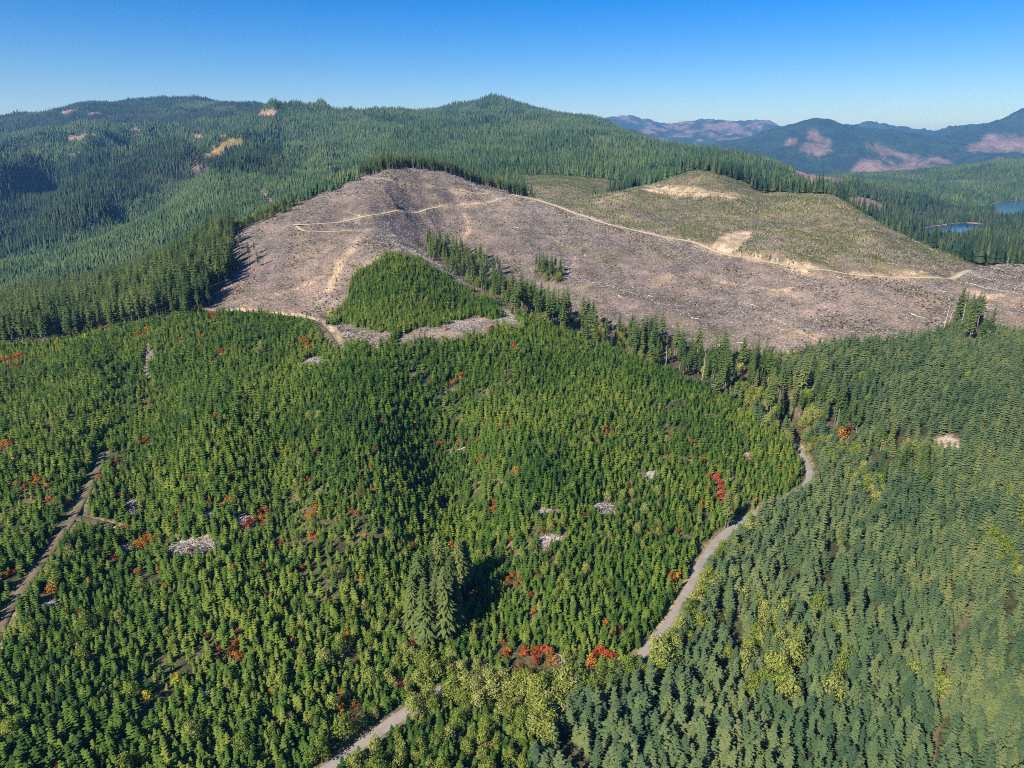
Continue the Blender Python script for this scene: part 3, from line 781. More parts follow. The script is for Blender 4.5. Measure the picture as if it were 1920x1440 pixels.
# ------------------------------------------------------------------ where trees stand
def grid_pts(x0, x1, y0, y1, s):
    xs = np.arange(x0, x1, s); ys = np.arange(y0, y1, s)
    X, Y = np.meshgrid(xs, ys); X = X + (np.arange(len(ys)) % 2)[:, None] * s * .5
    X = X.ravel() + (rng.random(X.size) - .5) * s * .85; Y = Y.ravel() + (rng.random(Y.size) - .5) * s * .85
    return X, Y
def in_view(X, Y, h, mx=110, my=1500, slack=.012):
    z = height(X, Y); px, py, w = project(X, Y, z); _, pyt, _ = project(X, Y, z + h)
    R = np.hypot(X, Y)
    vis = (z + h - CAM_Z) / R > look(HZ, X, Y) - slack
    mx = np.where(Y < 1300, 520, 260)
    return (px > -mx) & (px < 1920 + mx) & (pyt < my) & (w > 60) & vis & (R > 110), z
def scatter_pts(codes, s, ylo, yhi, h, clear=1.5, xpad=1.0, thin=None, slack=.012):
    XS = []; YS = []
    step = 400 if yhi < 1500 else 1000
    y = ylo
    while y < yhi:
        y2 = min(y + step, yhi); xm = 1.15 * y2 + 60
        X, Y = grid_pts(-xm, xm, y, y2, s)
        c = look(cover, X, Y); m = np.isin(c, codes) & (look(road_d, X, Y) > clear)
        X, Y = X[m], Y[m]
        if thin is not None:
            m = rng.random(len(X)) < thin(X, Y); X, Y = X[m], Y[m]
        m, z = in_view(X, Y, h, slack=slack); XS.append(X[m]); YS.append(Y[m]); y = y2
    X = np.concatenate(XS); Y = np.concatenate(YS)
    return X, Y

def wpoly(poly, zone=None):
    return poly
def img_mask(polys, X, Y, y1=1e9):
    z = height(X, Y); px, py, w = project(X, Y, z); out = np.zeros(len(X))
    for poly, pr in polys:
        out = np.maximum(out, pip(poly, px, py) * pr)
    return out * (Y < y1)
LEAFZ = [([(600,1340),(700,1262),(790,1222),(900,1235),(905,1262),(860,1268),(790,1298),(720,1345),(640,1420)], .62),
 ([(740,1362),(800,1318),(870,1292),(960,1292),(1100,1290),(1060,1360),(1000,1440),(900,1700),(400,1700)], 1.0),
 ([(1190,1262),(1240,1215),(1275,1150),(1300,1115),(1330,1060),(1362,1015),(1400,990),(1425,1000),(1390,1060),(1345,1120),(1320,1200),(1270,1250),(1220,1290)], .62),
 ([(1562,850),(1580,848),(1650,935),(1640,950)], 1.0), ([(1370,725),(1420,738),(1530,800),(1600,850),(1660,935),(1610,930),(1540,872),(1500,842),(1420,790)], .8),
 ([(1470,1150),(1500,1250),(1470,1340),(1395,1320),(1385,1240),(1410,1140)], .75), ([(1540,1160),(1600,1200),(1590,1245),(1550,1235)], .8),
 ([(1780,1000),(1830,1005),(1990,1090),(1990,1125),(1840,1055)], .85), ([(1865,915),(1990,960),(1990,1010),(1890,985)], .8),
 ([(1190,890),(1290,940),(1250,1080),(1150,1150),(1040,1130),(980,1010),(1100,900)], .34), ([(720,1150),(880,1140),(910,1260),(790,1300),(640,1340),(600,1250)], .42),
 ([(350,965),(400,972),(412,1000),(352,1002)], .8), ([(540,1000),(640,1050),(670,1200),(560,1300),(530,1150)], .26), ([(500,1240),(640,1260),(640,1360),(450,1450),(0,1500),(0,1330),(200,1310)], .22),
 ([(1040,570),(1130,590),(1180,640),(1060,610)], .5), ([(1210,820),(1250,815),(1260,850),(1215,860)], .8), ([(1290,860),(1460,840),(1460,880),(1300,900)], .3),
 ([(1440,1150),(1300,1200),(1280,1100),(1340,1050)], .3), ([(440,450),(520,415),(600,375),(640,362),(640,330),(500,390),(440,420)], .35),
 ([(1620,820),(1660,800),(1900,960),(1850,980),(1700,880)], .12)]
def leaf_p(X, Y):
    p = img_mask(LEAFZ, X, Y, 1200)
    c = look(cover, X, Y)
    clump = smooth(.15, .5, fbm(X / 22, Y / 22, 201, 3))
    return np.maximum(p * (.55 + .6 * clump), np.where(c == YOUNG, .014 + .24 * clump * (look(cover, X, Y) == YOUNG) * smooth(560, 250, Y), 0) + np.where(c == MATURE, .05 * clump + .008, 0) + np.where(c == GULLY, .05 + .45 * clump, 0))
XL, YL = scatter_pts([YOUNG, MATURE, GULLY, EDGE], 4.3, 120, 1150, 10, 3.0, thin=leaf_p)
SL_ = (.55 + .55 * rng.random(len(XL))) * np.where(look(cover, XL, YL) == YOUNG, .72, 1.15) * np.where(YL < 225, 1.3, 1.0)
XLf, YLf = scatter_pts([LEAFY], 6, 850, 1300, 8)
XL = np.r_[XL, XLf]; YL = np.r_[YL, YLf]; SL_ = np.r_[SL_, .7 + .4 * rng.random(len(XLf))]

vq = [Rd for Rd in ROADS if Rd['name'] == 'valley_road'][0]; vx, vy = resample(vq['q'], 3.0).T
vpx, vpy, _ = project(vx, vy, vx * 0 + 3)
for px0, px1, pr, off in ((835, 1185, 1.0, 4.6), (840, 1180, .8, 8.5), (1185, 1345, .30, 7.0), (600, 735, .5, -4.6), (755, 860, .8, 4.2), (790, 900, .5, -4.8)):
    m = (vpx > px0) & (vpx < px1) & (vpy > 880) & (rng.random(len(vx)) < pr)
    tx, ty = np.gradient(vx), np.gradient(vy); ln = np.hypot(tx, ty)
    XL = np.r_[XL, (vx + ty / ln * off)[m] + rng.normal(0, .5, m.sum())]; YL = np.r_[YL, (vy - tx / ln * off)[m] + rng.normal(0, .5, m.sum())]; SL_ = np.r_[SL_, .75 + .5 * rng.random(m.sum())]
# autumn shrubs: named spots from the photograph, then drifts
SHR = []
def shrub(px, py, c, n=1, s=1.0):
    x, y = hit(px, py)
    for i in range(n):
        SHR.append((x + (random.random() - .5) * 2.6 * n ** .5 * (n > 1), y + (random.random() - .5) * 3.4 * n ** .5 * (n > 1), s * (.75 + .5 * random.random()), c))
for px, py, c, n, s in [(988,1226,'red',2,1.3),(1008,1232,'red',3,1.4),(1030,1232,'red',3,1.3),(1034,1240,'orange',2,1.1),(1122,1225,'red',3,1.4),(1106,1248,'orange',3,1.3),(1142,1235,'red',3,1.2),(1138,1252,'orange',2,1),(945,1236,'orange',2,1.2),
    (1345,905,'red',3,1.3),(1332,893,'red',2,1),(1350,938,'red',4,1.2),(1368,945,'red',3,1.1),(1352,922,'red',3,1),(1325,925,'red',2,.9),(1420,940,'red',1,1),(1480,905,'red',1,1),(1138,806,'red',2,1.3),(1132,816,'red',2,1.2),(1152,822,'orange',2,1),(1085,778,'red',1,1.2),(1112,782,'red',1,1),
    (22,676,'orange',4,1.5),(40,672,'red',3,1.3),(6,680,'gold2',1,1.2),(30,688,'orange',3,1.3),(268,627,'orange',4,1.4),(256,634,'red',2,1.2),(395,598,'red',4,1.5),(405,602,'orange',3,1.3),(398,614,'orange',3,1.2),(376,634,'orange',2,1),
    (568,642,'orange',4,1.4),(580,652,'orange',4,1.3),(590,662,'red',1,1.1),(440,1212,'orange',3,1.1),(432,1228,'russet',3,1.2),(442,1245,'orange',2,1.1),(360,1040,'russet',1,1),(1000,1260,'russet',3,1.2),(975,1258,'orange',1,1),
    (12,846,'red',3,1.3),(5,856,'red',2,1),(38,906,'red',2,1),(60,914,'orange',4,1.3),(92,918,'orange',1,1),(475,985,'red',3,1.1),(490,972,'orange',2,1),(503,965,'red',2,1),(462,990,'red',1,1),(236,719,'russet',4,1.2),(222,700,'russet',1,1),
    (130,668,'russet',3,1.1),(960,655,'red',3,1.4),(955,650,'orange',1,1),(836,620,'red',1,1.1),(738,640,'red',1,1.1),(918,620,'red',2,1.1),(865,712,'orange',2,1.2),(850,720,'orange',2,1),(862,830,'red',2,1),(905,858,'red',2,1),(825,838,'red',2,1),(962,886,'orange',2,1.1),
    (957,798,'orange',2,1),(938,804,'orange',1,1),(270,833,'orange',2,1.1),(280,1020,'orange',5,1.2),(262,1022,'gold2',3,1.2),(95,1110,'orange',3,1.1),(25,1080,'red',2,1),(85,1085,'red',1,1),(575,905,'orange',2,1),(582,975,'red',3,1.1),(590,960,'orange',2,1),(588,1010,'orange',2,1),
    (850,1035,'orange',3,1.3),(780,1030,'russet',2,1.1),(935,1062,'orange',2,1.2),(955,1090,'orange',2,1),(968,1095,'orange',2,1),(1000,1125,'orange',2,1),(1000,1150,'orange',1,1),(880,1127,'orange',2,1),(838,952,'red',1,1),(924,948,'red',2,1),(920,958,'orange',2,1),
    (662,963,'orange',2,.9),(765,1215,'russet',3,1),(755,1280,'red',2,1),(1105,1300,'red',3,1.0),(1060,1275,'orange',2,1),(1085,1278,'orange',2,1.1),(1155,1190,'russet',2,1),(1134,1173,'orange',1,1),(1265,1092,'orange',3,1.2),(1530,830,'orange',1,1),(1575,825,'orange',2,2.2),(1590,815,'russet',1,2.2),
    (645,1210,'red',2,1),(650,1195,'orange',1,1),(640,1320,'orange',3,1.2),(670,1345,'russet',4,1.1),(510,1300,'orange',1,1),(435,940,'orange',2,1),(430,895,'orange',2,1),(405,785,'orange',1,1),(490,802,'orange',1,1),(360,690,'orange',1,1),(375,655,'orange',2,1),(410,665,'orange',3,1),(1295,830,'orange',2,1),(1320,860,'orange',2,1)]:
    if c == 'gold2': c = 'orange'
    shrub(px, py, c, n, s)
SHR = SHR[:290]
sx = np.array([q[0] for q in SHR]); sy = np.array([q[1] for q in SHR])
XS_, YS_ = scatter_pts([YOUNG], 6.5, 130, 640, 4, 2, thin=lambda X, Y: .02 + .34 * smooth(.18, .5, fbm(X / 35, Y / 35, 301, 3)))
# occupied cells: no fir on top of a leafy tree, shrub or in its own small opening toward the valley
occ = set()
def occupy(X, Y, r):
    for x, y, q in zip(X, Y, r):
        k = int(math.ceil(q / 1.0))
        for i in range(-k, k + 1):
            for j_ in range(-k, k + 1):
                if i * i + j_ * j_ <= q * q + .3: occ.add((int(x) + i, int(y) + j_))
occupy(XL, YL, SL_ * 2.0)
occupy(sx, sy - 1.3, np.array([q[2] * 2.4 for q in SHR])); occupy(XS_, YS_ - .8, np.full(len(XS_), 2.0))
def free(X, Y):
    return np.array([(int(x), int(y)) not in occ for x, y in zip(X, Y)], bool) if len(X) else np.zeros(0, bool)

GIANTS = [(776,1188,.80),(822,1180,.84),(856,1190,.74),(788,1172,.96),(812,1160,.93),(836,1205,.98),(862,1128,.86),(800,1215,.90),(872,1118,.80),(848,1170,.90),(824,1130,.95)]
gx, gy = zip(*[hit(a, b) for a, b, _ in GIANTS])
occupy(gx, gy, [3] * len(gx))

def young_thin(X, Y): return np.full(len(X), .985) - .6 * smooth(.26, .5, fbm(X / 26, Y / 26, 401, 3)) * (Y < 620)
XY_, YY_ = scatter_pts([YOUNG], 2.12, 120, 760, 9, 2.2, thin=young_thin)
m = free(XY_, YY_); XY_, YY_ = XY_[m], YY_[m]
SY_ = (.52 + .80 * rng.random(len(XY_)) ** 1.25) * (.95 + .35 * fbm(XY_ / 40, YY_ / 40, 411, 3))
XD, YD = scatter_pts([DEBRIS, CLEAR], 4.5, 200, 700, 6, 1.5, thin=lambda X, Y: np.where(look(cover, X, Y) == DEBRIS, .05 + .5 * smooth(.1, .4, fbm(X / 12, Y / 12, 433, 2)), .35 * img_mask([([(590,560),(650,500),(720,468),(800,480),(960,590),(960,630),(600,630)], 1.0)], X, Y))); XY_ = np.r_[XY_, XD]; YY_ = np.r_[YY_, YD]; SY_ = np.r_[SY_, np.full(len(XD), .5)]
XM, YM = scatter_pts([MATURE], 3.75, 110, 660, 18, 3.6, thin=lambda X, Y: .97 - .75 * smooth(.30, .5, fbm(X / 24, Y / 40, 425, 3)))
m = free(XM, YM); XM, YM = XM[m], YM[m]
SM = (.64 + .62 * rng.random(len(XM))) * (1.0 + .22 * fbm(XM / 50, YM / 50, 421, 3)); 
pxm, pym, _ = project(XM, YM, height(XM, YM)); SM *= 1 - .22 * smooth(460, 560, YM)
XG, YG = scatter_pts([GULLY], 5.4, 430, 960, 30, 2.0, thin=lambda X, Y: np.clip(.12 + 1.3 * smooth(-.25, .35, fbm(X / 14, Y / 14, 426, 2)) * .55, 0, 1))
m = free(XG, YG); XG, YG = XG[m], YG[m]; SG = (.36 + .60 * rng.random(len(XG))) * (1 + .22 * smooth(700, 600, YG))
XT, YT = scatter_pts([TALL], 5.6, 520, 905, 30, 1.5); ST = (.62 + .42 * rng.random(len(XT))) * (.95 + .3 * fbm(XT / 60, YT / 60, 431, 2))
px_, py_, _ = project(XT, YT, height(XT, YT)); m = px_ < 520; XT, YT, ST = XT[m], YT[m], ST[m]
XE, YE = scatter_pts([EDGE], 5.2, 840, 1350, 24, 1.5)
px_, _, _ = project(XE, YE, height(XE, YE)); SE = (.50 + .3 * rng.random(len(XE))) * np.interp(px_, [430, 620, 700, 980], [.55, .75, 1.05, 1.05])
# old stands in the creek strip among the right-hand forest
XO, YO = [], []
for a, b, n_, s_ in [(1420,690,6,14),(1400,735,5,12),(1550,790,5,14),(1590,800,4,10),(1700,915,9,16),(1720,890,5,12),(1640,850,3,10),(1370,990,2,5),(1500,770,3,9)]:
    x, y = hit(a, b)
    for i in range(n_): XO.append(x + random.gauss(0, s_ * .4)); YO.append(y + random.gauss(0, s_ * .5))
XG = np.r_[XG, XO]; YG = np.r_[YG, YO]; SG = np.r_[SG, .62 + .25 * rng.random(len(XO))]
# scattered survivors in and around the clearcut, and the small clump alone on the big face
for i in range(20):
    x, y = hit(1010 + 45 * random.random() , 508 + 18 * random.random(), 300); XG = np.append(XG, x); YG = np.append(YG, y); SG = np.append(SG, .55 + .4 * random.random())
for i in range(16):
    q = random.random(); x, y = hit(815 + 230 * q + random.gauss(0, 10), 478 + 112 * q + random.gauss(0, 6), 300); XG = np.append(XG, x); YG = np.append(YG, y); SG = np.append(SG, .6 + .4 * random.random())
for a, b, s_ in [(468,492,.75),(485,500,.6),(452,470,.7),(478,478,.55),(1192,440,.22),(1421,482,.12),(700,470,.2),(1735,612,.3),(1745,606,.25),(598,560,.2),(548,505,.25),(642,468,.2)]:
    x, y = hit(a, b, 300); XG = np.append(XG, x); YG = np.append(YG, y); SG = np.append(SG, s_)
# right of the knoll, above the lake
XLk, YLk = scatter_pts([TALL, FOREST], 9.0, 820, 2700, 34, 4, thin=lambda X, Y: (project(X, Y, height(X, Y))[0] > 1540) * (.82 - .5 * smooth(.1, .5, fbm(X / 110, Y / 110, 441, 2))))
SLk = (.60 + .50 * rng.random(len(XLk))) * (.85 + .5 * fbm(XLk / 70, YLk / 70, 442, 3))
XV, YV = scatter_pts([TALL, FOREST], 8.6, 905, 2750, 34, 4, thin=lambda X, Y: (project(X, Y, height(X, Y))[0] <= 1540) * .93)
XV2, YV2 = scatter_pts([TALL, FOREST], 11.5, 2750, 6600, 34, 4, thin=lambda X, Y: (project(X, Y, height(X, Y))[0] <= 640) * .93, slack=.004)
XV = np.r_[XV, XV2]; YV = np.r_[YV, YV2]
SV = (.58 + .50 * rng.random(len(XV))) * (.88 + .7 * fbm(XV / 80, YV / 80, 443, 3))
XMd, YMd = scatter_pts([MID], 5.8, 900, 2200, 13, 3); XM2, YM2 = scatter_pts([MID], 8.0, 2200, 6600, 18, 3, slack=.004); nm1 = len(XMd); XMd = np.r_[XMd, XM2]; YMd = np.r_[YMd, YM2]
SMd = np.where(np.arange(len(XMd)) < nm1, 1, 1.4) * (.65 + .6 * rng.random(len(XMd))) * (1 + .4 * fbm(XMd / 60, YMd / 60, 444, 3))
XF, YF = scatter_pts([FAR], 11.0, 1350, 6600, 24, 4, slack=.004, thin=lambda X, Y: .96 - .6 * smooth(.28, .5, fbm(X / 90, Y / 90, 455, 3)))
SF = (.52 + .75 * rng.random(len(XF))) * (1 + .55 * fbm(XF / 130, YF / 130, 451, 3)) * np.where((YF > 2500) & (XF > 900), .8, 1)
XR, YR = scatter_pts([REPLANT], 3.5, 780, 1770, 2, 1.5, thin=lambda X, Y: .25 + .5 * smooth(-.2, .3, fbm(X / 50, Y / 50, 461, 3))); SR = .55 + .75 * rng.random(len(XR))
XB, YB = scatter_pts([CLEAR, DEBRIS], 3.6, 200, 1260, 1, 1.0, thin=lambda X, Y: .05 + .85 * smooth(0.05, .5, fbm(X / 26, Y / 60, 471, 4))); SB = .4 + 1.0 * rng.random(len(XB))
# isolated green bushes on the far side of openings
print("COUNTS", dict(young=len(XY_), mature=len(XM), gully=len(XG), tall=len(XT), edge=len(XE), lake=len(XLk), valley=len(XV), mid=len(XMd), far=len(XF), leaf=len(XL), seed=len(XR), brush=len(XB), shr2=len(XS_)))

# ------------------------------------------------------------------ individuals and masses
def make_root(key, var, x, y, s, name, label, cat, group, rz=None, single=False):
    parts = KINDS[key][var % len(KINDS[key])]
    z = float(height(x, y)) - .15
    if len(parts) == 1:
        r_ = bpy.data.objects.new(name, parts[0][1]); COL.objects.link(r_); kids = [r_]
    else:
        r_ = bpy.data.objects.new(name, None); COL.objects.link(r_); r_.empty_display_size = 1; kids = []
        for pn, me_ in parts:
            c = bpy.data.objects.new(pn, me_); COL.objects.link(c); c.parent = r_; kids.append(c)
    r_.location = (float(x), float(y), z); r_.scale = (float(s),) * 3
    r_.rotation_euler = (0, 0, random.random() * 6.28 if rz is None else rz)
    r_['label'] = label; r_['category'] = cat
    if group: r_['group'] = group
    return r_, kids
def gn_stuff(name, key, sources, X, Y, S, label, cat):
    """one object: the uncounted rest, each point carrying one of the shapes already standing as single trees"""
    n_ = len(X)
    if n_ == 0: return
    me_ = bpy.data.meshes.new(name)
    me_.vertices.add(n_)
    P_ = np.c_[X, Y, height(X, Y) - .15].astype(np.float32); me_.vertices.foreach_set("co", P_.ravel())
    a = me_.attributes.new("tree_scale", 'FLOAT_VECTOR', 'POINT')
    sv = np.c_[S * (.88 + .24 * rng.random(n_)), S * (.88 + .24 * rng.random(n_)), S].astype(np.float32); a.data.foreach_set("vector", sv.ravel())
    a = me_.attributes.new("tree_turn", 'FLOAT_VECTOR', 'POINT')
    a.data.foreach_set("vector", np.c_[(rng.random(n_) - .5) * .10, (rng.random(n_) - .5) * .10, rng.random(n_) * 6.283].astype(np.float32).ravel())
    a = me_.attributes.new("tree_pick", 'INT', 'POINT'); a.data.foreach_set("value", rng.integers(0, len(sources), n_).astype(np.int32))
    o = obj(name, me_, kind='stuff', label=label, category=cat)
    ng = bpy.data.node_groups.new(name, 'GeometryNodeTree')
    ng.interface.new_socket("Geometry", in_out='INPUT', socket_type='NodeSocketGeometry'); ng.interface.new_socket("Geometry", in_out='OUTPUT', socket_type='NodeSocketGeometry')
    gin = ng.nodes.new("NodeGroupInput"); gout = ng.nodes.new("NodeGroupOutput")
    iop = ng.nodes.new("GeometryNodeInstanceOnPoints")
    ng.links.new(gin.outputs[0], iop.inputs["Points"])
    jn = ng.nodes.new("GeometryNodeJoinGeometry")
    for kids in sources:
        g2 = ng.nodes.new("GeometryNodeGeometryToInstance")
        if len(kids) == 1: src = None
        else: src = ng.nodes.new("GeometryNodeJoinGeometry")
        for kd in kids:
            oi = ng.nodes.new("GeometryNodeObjectInfo"); oi.transform_space = 'ORIGINAL'; oi.inputs["Object"].default_value = kd
            ng.links.new(oi.outputs["Geometry"], (src or g2).inputs[0])
        if src: ng.links.new(src.outputs[0], g2.inputs[0])
        ng.links.new(g2.outputs[0], jn.inputs[0])
    ng.links.new(jn.outputs[0], iop.inputs["Instance"]); iop.inputs["Pick Instance"].default_value = True
    for an, ty, sk in (("tree_scale", 'FLOAT_VECTOR', "Scale"), ("tree_turn", 'FLOAT_VECTOR', "Rotation"), ("tree_pick", 'INT', "Instance Index")):
        na = ng.nodes.new("GeometryNodeInputNamedAttribute"); na.data_type = ty; na.inputs[0].default_value = an
        ng.links.new(na.outputs[0], iop.inputs[sk])
    ng.links.new(iop.outputs[0], gout.inputs[0])
    o.modifiers.new("trees", 'NODES').node_group = ng
    return o
def stand(key, name, cat, group, X, Y, S, labelf, stuff_name, stuff_label, n_ind=300, hh=10):
    X = np.asarray(X, float); Y = np.asarray(Y, float); S = np.asarray(S, float)
    z = height(X, Y); px, py, w = project(X, Y, z); _, pt, _ = project(X, Y, z + hh * S)
    vis = (z + hh * S * .9 - CAM_Z) / np.hypot(X, Y) > look(HZ, X, Y)
    good = (px > 6) & (px < 1914) & (pt > 84) & (py < 1352) & vis
    score = np.where(good, S / w, -1)
    order = np.argsort(-score); nn = int(min(n_ind, good.sum())); sel = order[:nn]; rest = order[nn:]
    nv = len(KINDS[key]); src = [None] * nv
    for c_, i in enumerate(sel):
        v = c_ % nv
        r_, kids = make_root(key, v, X[i], Y[i], S[i], name, labelf(px[i], py[i], X[i], Y[i], S[i]), cat, group)
        if src[v] is None: src[v] = kids
    src = [q for q in src if q]
    if len(rest) and src: gn_stuff(stuff_name, key, src, X[rest], Y[rest], S[rest], stuff_label, cat)
    return src

def lab_young(px, py, x, y, s):
    big = "taller" if s > .95 else "short"
    if px < 250: return f"{big} bushy young fir in the dense planting beside the old dirt track's lower end"
    if px < 500: return f"{big} dark green young fir in the dense planting below the grey slash patch"
    if px < 760: return f"{big} green young fir in the planting just uphill of the hidden valley road"
    return f"{big} young fir on the planted bank between autumn shrubs and the valley road"
def lab_mature(px, py, x, y, s):
    if px < 1250: return "blue-green fir among the leafy trees downhill of the valley road's bend"
    if px < 1480: return "blue-green fir in the dense stand between the valley road and the yellow leafy trees"
    if px < 1740: return "blue-green fir in the unbroken stand left of the narrow side track"
    return "pale blue-green fir in the smooth stand right of the narrow side track"
def lab_gully(px, py, x, y, s):
    if s < .32: return "small lone conifer left standing on the bare clearcut"
    if px < 560: return "thin old conifer left standing at the clearcut's shaded left edge"
    if px < 960: return "tall bare-trunked conifer in the upper gully strip across the clearcut"
    if px < 1080 and py < 540: return "tall conifer in the small clump alone on the big clearcut face"
    if px < 1380: return "tall bare-trunked conifer in the gully strip between planting and clearcut"
    if px < 1660: return "dark old conifer in the creek strip above the road bend"
    return "dark old conifer in the knot of big trees within the younger forest"
def lab_leaf(px, py, x, y, s):
    if px < 450: return "yellow-green leafy tree rising among young firs beside the grey slash patch"
    if px < 720: return "yellow-green leafy tree among young firs uphill of the valley road"
    if px < 1130 and py > 1255: return "pale yellow-green leafy tree in the thicket below the valley road"
    if px < 930: return "yellow-green leafy tree at the foot of the giant fir clump"
    if px < 1290 and py < 1200: return "yellow-green leafy tree among young firs inside the road's long curve"
    if px < 1360: return "yellow-green leafy tree lining the downhill side of the valley road"
    if px < 1620 and py > 1000: return "olive leafy tree in the patch within the blue-green fir stand"
    if py < 960: return "pale leafy tree in the creek strip above the road bend"
    return "yellow-green leafy tree in the line of brush crossing the right-hand forest"
s_young = stand('young', "young_fir_tree", "young fir", "young planted firs on the near hillside", XY_, YY_, SY_, lab_young, "young_fir_plantation", "dense planting of young green firs covering the near hillside", 300, 8.5)
s_mature = stand('mature', "fir_tree", "fir tree", "blue-green firs right of the valley road", XM, YM, SM, lab_mature, "fir_forest", "smooth blue-green fir forest on the slope right of the valley road", 300, 17)
s_gul = stand('tall', "tall_conifer", "conifer", "tall old conifers along gully and creek", XG, YG, SG, lab_gully, "gully_forest", "tall old conifers filling the gully strip", 300, 30)
s_ridge = stand('tall', "ridge_conifer", "ridge conifer", "tall conifers on the left ridge", XT, YT, ST,
      lambda px, py, x, y, s: ("tall conifer at the front of the left ridge forest above the bench road" if py > 590 else "tall conifer within the left ridge forest beside the clearcut") if px < 390 else "tall conifer on the left ridge casting shade on the clearcut edge",
      "ridge_forest", "dense tall conifer forest covering the left ridge", 300, 30)
stand('tall', "crest_conifer", "crest conifer", "conifers along the crest of the clearcut hill", XE, YE, SE,
      lambda px, py, x, y, s: "small dark conifer lining the clearcut's left crest" if px < 650 else ("tall conifer on top of the clearcut hill against the far mountain" if px < 850 else "conifer in the belt descending right from the clearcut hilltop"),
      "crest_forest", "belt of conifers along the crest behind the clearcut", 300, 30)
stand('leaf', "leafy_tree", "leafy tree", "yellow-green leafy trees", XL, YL, SL_, lab_leaf, "leafy_woods", "yellow-green leafy trees mixed into the firs", 300, 10)
stand('oldfar', "lake_conifer", "old conifer", "old conifers around the lake", XLk, YLk, SLk,
      lambda px, py, x, y, s: "old dark conifer right of the bare knoll, in front of the small lake" if py > 420 else "old dark conifer beyond the knoll near the lake shore",
      "lake_forest", "old dark conifer forest around the lake", 300, 31)
stand('oldfar', "valley_conifer", "valley conifer", "old conifers across the left valley", XV, YV, SV,
      lambda px, py, x, y, s: "old dark conifer on the slope across the left valley", "valley_forest", "old dark conifer forest on the far side of the left valley", 300, 31)
stand('mid', "plantation_conifer", "plantation conifer", "mid-green plantation on the left valley slope", XMd, YMd, SMd,
      lambda px, py, x, y, s: "small mid-green conifer in the even plantation below the left valley forest", "valley_plantation", "even mid-green conifer plantation on the left valley slope", 300, 13)
stand('far', "mountain_conifer", "mountain conifer", "conifers on the background mountain", XF, YF, SF,
      lambda px, py, x, y, s: ("conifer at the foot of the background mountain behind the upper clearcut basin" if px < 1200 else "conifer on the background slope behind the bare knoll"), "mountain_forest", "conifer forest covering the background mountain", 300, 24)
stand('seedling', "seedling_fir", "seedling", "seedlings on the replanted knoll", XR, YR, SR,
      lambda px, py, x, y, s: "small olive fir seedling on the replanted knoll above the ridge road", "replanted_seedlings", "rows of small olive fir seedlings on the bare knoll", 300, 1.7)

# giants
for i, (a, b, s_) in enumerate(GIANTS):
    labs = ["slender giant fir on the clump's outer left edge, lowest on its flank", "giant fir wedged in the very middle of the clump", "shorter giant fir at the clump's lower right", "broad leftmost giant old fir of the lone clump in the young planting", "giant grey-green fir in the clump's upper middle, behind the front pair", "front giant fir with full olive crown facing the valley road",
            "giant fir with bare grey trunk at the clump's right side", "broad dark giant fir low in the clump's front left", "rightmost slender giant fir of the lone clump, trunk showing", "giant fir in the clump's right middle behind the front tree", "rear giant fir whose pointed top shows between two neighbours"]
    make_root('giant', (0, 2, 0, 0, 2, 2, 1, 0, 1, 2, 0)[i], gx[i], gy[i], s_ * .88, "giant_fir_tree", labs[i], "giant fir", "giant old firs standing in one clump")
# golden trees
for a, b, s_, lb in [(622,598,1.25,"bright golden leafy tree beside the orange dirt bank below the clearcut"), (632,588,.8,"smaller golden tree just right of the brightest yellow tree under the clearcut"),
                     (163,640,.95,"golden leafy tree on the bench road left of the red shrub"), (110,648,.9,"olive-gold leafy tree under the left ridge forest, by the bench road"), (335,1282,.7,"small golden tree in the lower left planting"), (278,1318,.8,"golden tree near the bottom edge among young firs"),
                     (1335,722,.6,"tiny golden shrub at the foot of the gully strip's bare trunks"), (395,568,.8,"golden bush in the corner between left ridge forest and clearcut"), (7,678,.8,"golden bush at the far left of the bench road shrubs")]:
    x, y = hit(a, b); make_root('gold', 0, x, y, s_, "golden_tree", lb, "golden tree", "golden leafy trees")
# autumn shrubs
def lab_shr(c, px, py):
    cn = {'red': "scarlet", 'orange': "orange", 'russet': "russet brown"}[c]
    if py > 1190 and 900 < px < 1180: w_ = "at the roadside in the brightest autumn row below the planting"
    elif px > 1300 and 870 < py < 960: w_ = "in the red drift left of the road's upper bend"
    elif 1070 < px < 1170 and py < 840: w_ = "in the small red spot amid the middle planting"
    elif px < 110 and py < 700: w_ = "along the bench road under the left ridge forest"
    elif px < 110: w_ = "near the old dirt track on the left"
    elif py < 700 and px < 420: w_ = "on the upper rim of the planting under the bench road"
    elif py < 700 and px < 640: w_ = "on the corner below the orange dirt bank"
    elif py < 700: w_ = "by the grey slash field above the planting"
    elif py > 1180: w_ = "among lower young firs near the valley road"
    elif px < 520: w_ = "in an opening of the left planting"
    elif 740 < px < 1010 and py > 1010: w_ = "right beside the giant fir clump"
    elif px > 1200: w_ = "within the planting inside the road's long curve"
    else: w_ = "scattered in the central planting"
    return f"{cn} shrub {w_}"
ssrc = {}
for i, (x, y, s_, c) in enumerate(SHR):
    px, py, _ = project(x, y, float(height(x, y)))
    r_, kids = make_root(c, i, x, y, s_, c + "_shrub" if c != 'red' else "scarlet_shrub", lab_shr(c, float(px), float(py)), "shrub", "autumn shrubs in the planting")
    ssrc.setdefault(c, kids)
gn_stuff("autumn_undergrowth", 'orange', [ssrc['orange'], ssrc['russet'], ssrc['red']], XS_, YS_, .55 + .6 * rng.random(len(XS_)), "scattered low orange and brown undergrowth between young firs", "undergrowth")
x, y = hit(900, 480, 300); r_, kb = make_root('brush', 0, x, y, 1.0, "dry_bush", "low dry bush on the clearcut beside the upper gully strip", "bush", None)
gn_stuff("clearcut_brush", 'brush', [kb], XB, YB, SB, "low dry brown and green brush over the clearcut", "brush")

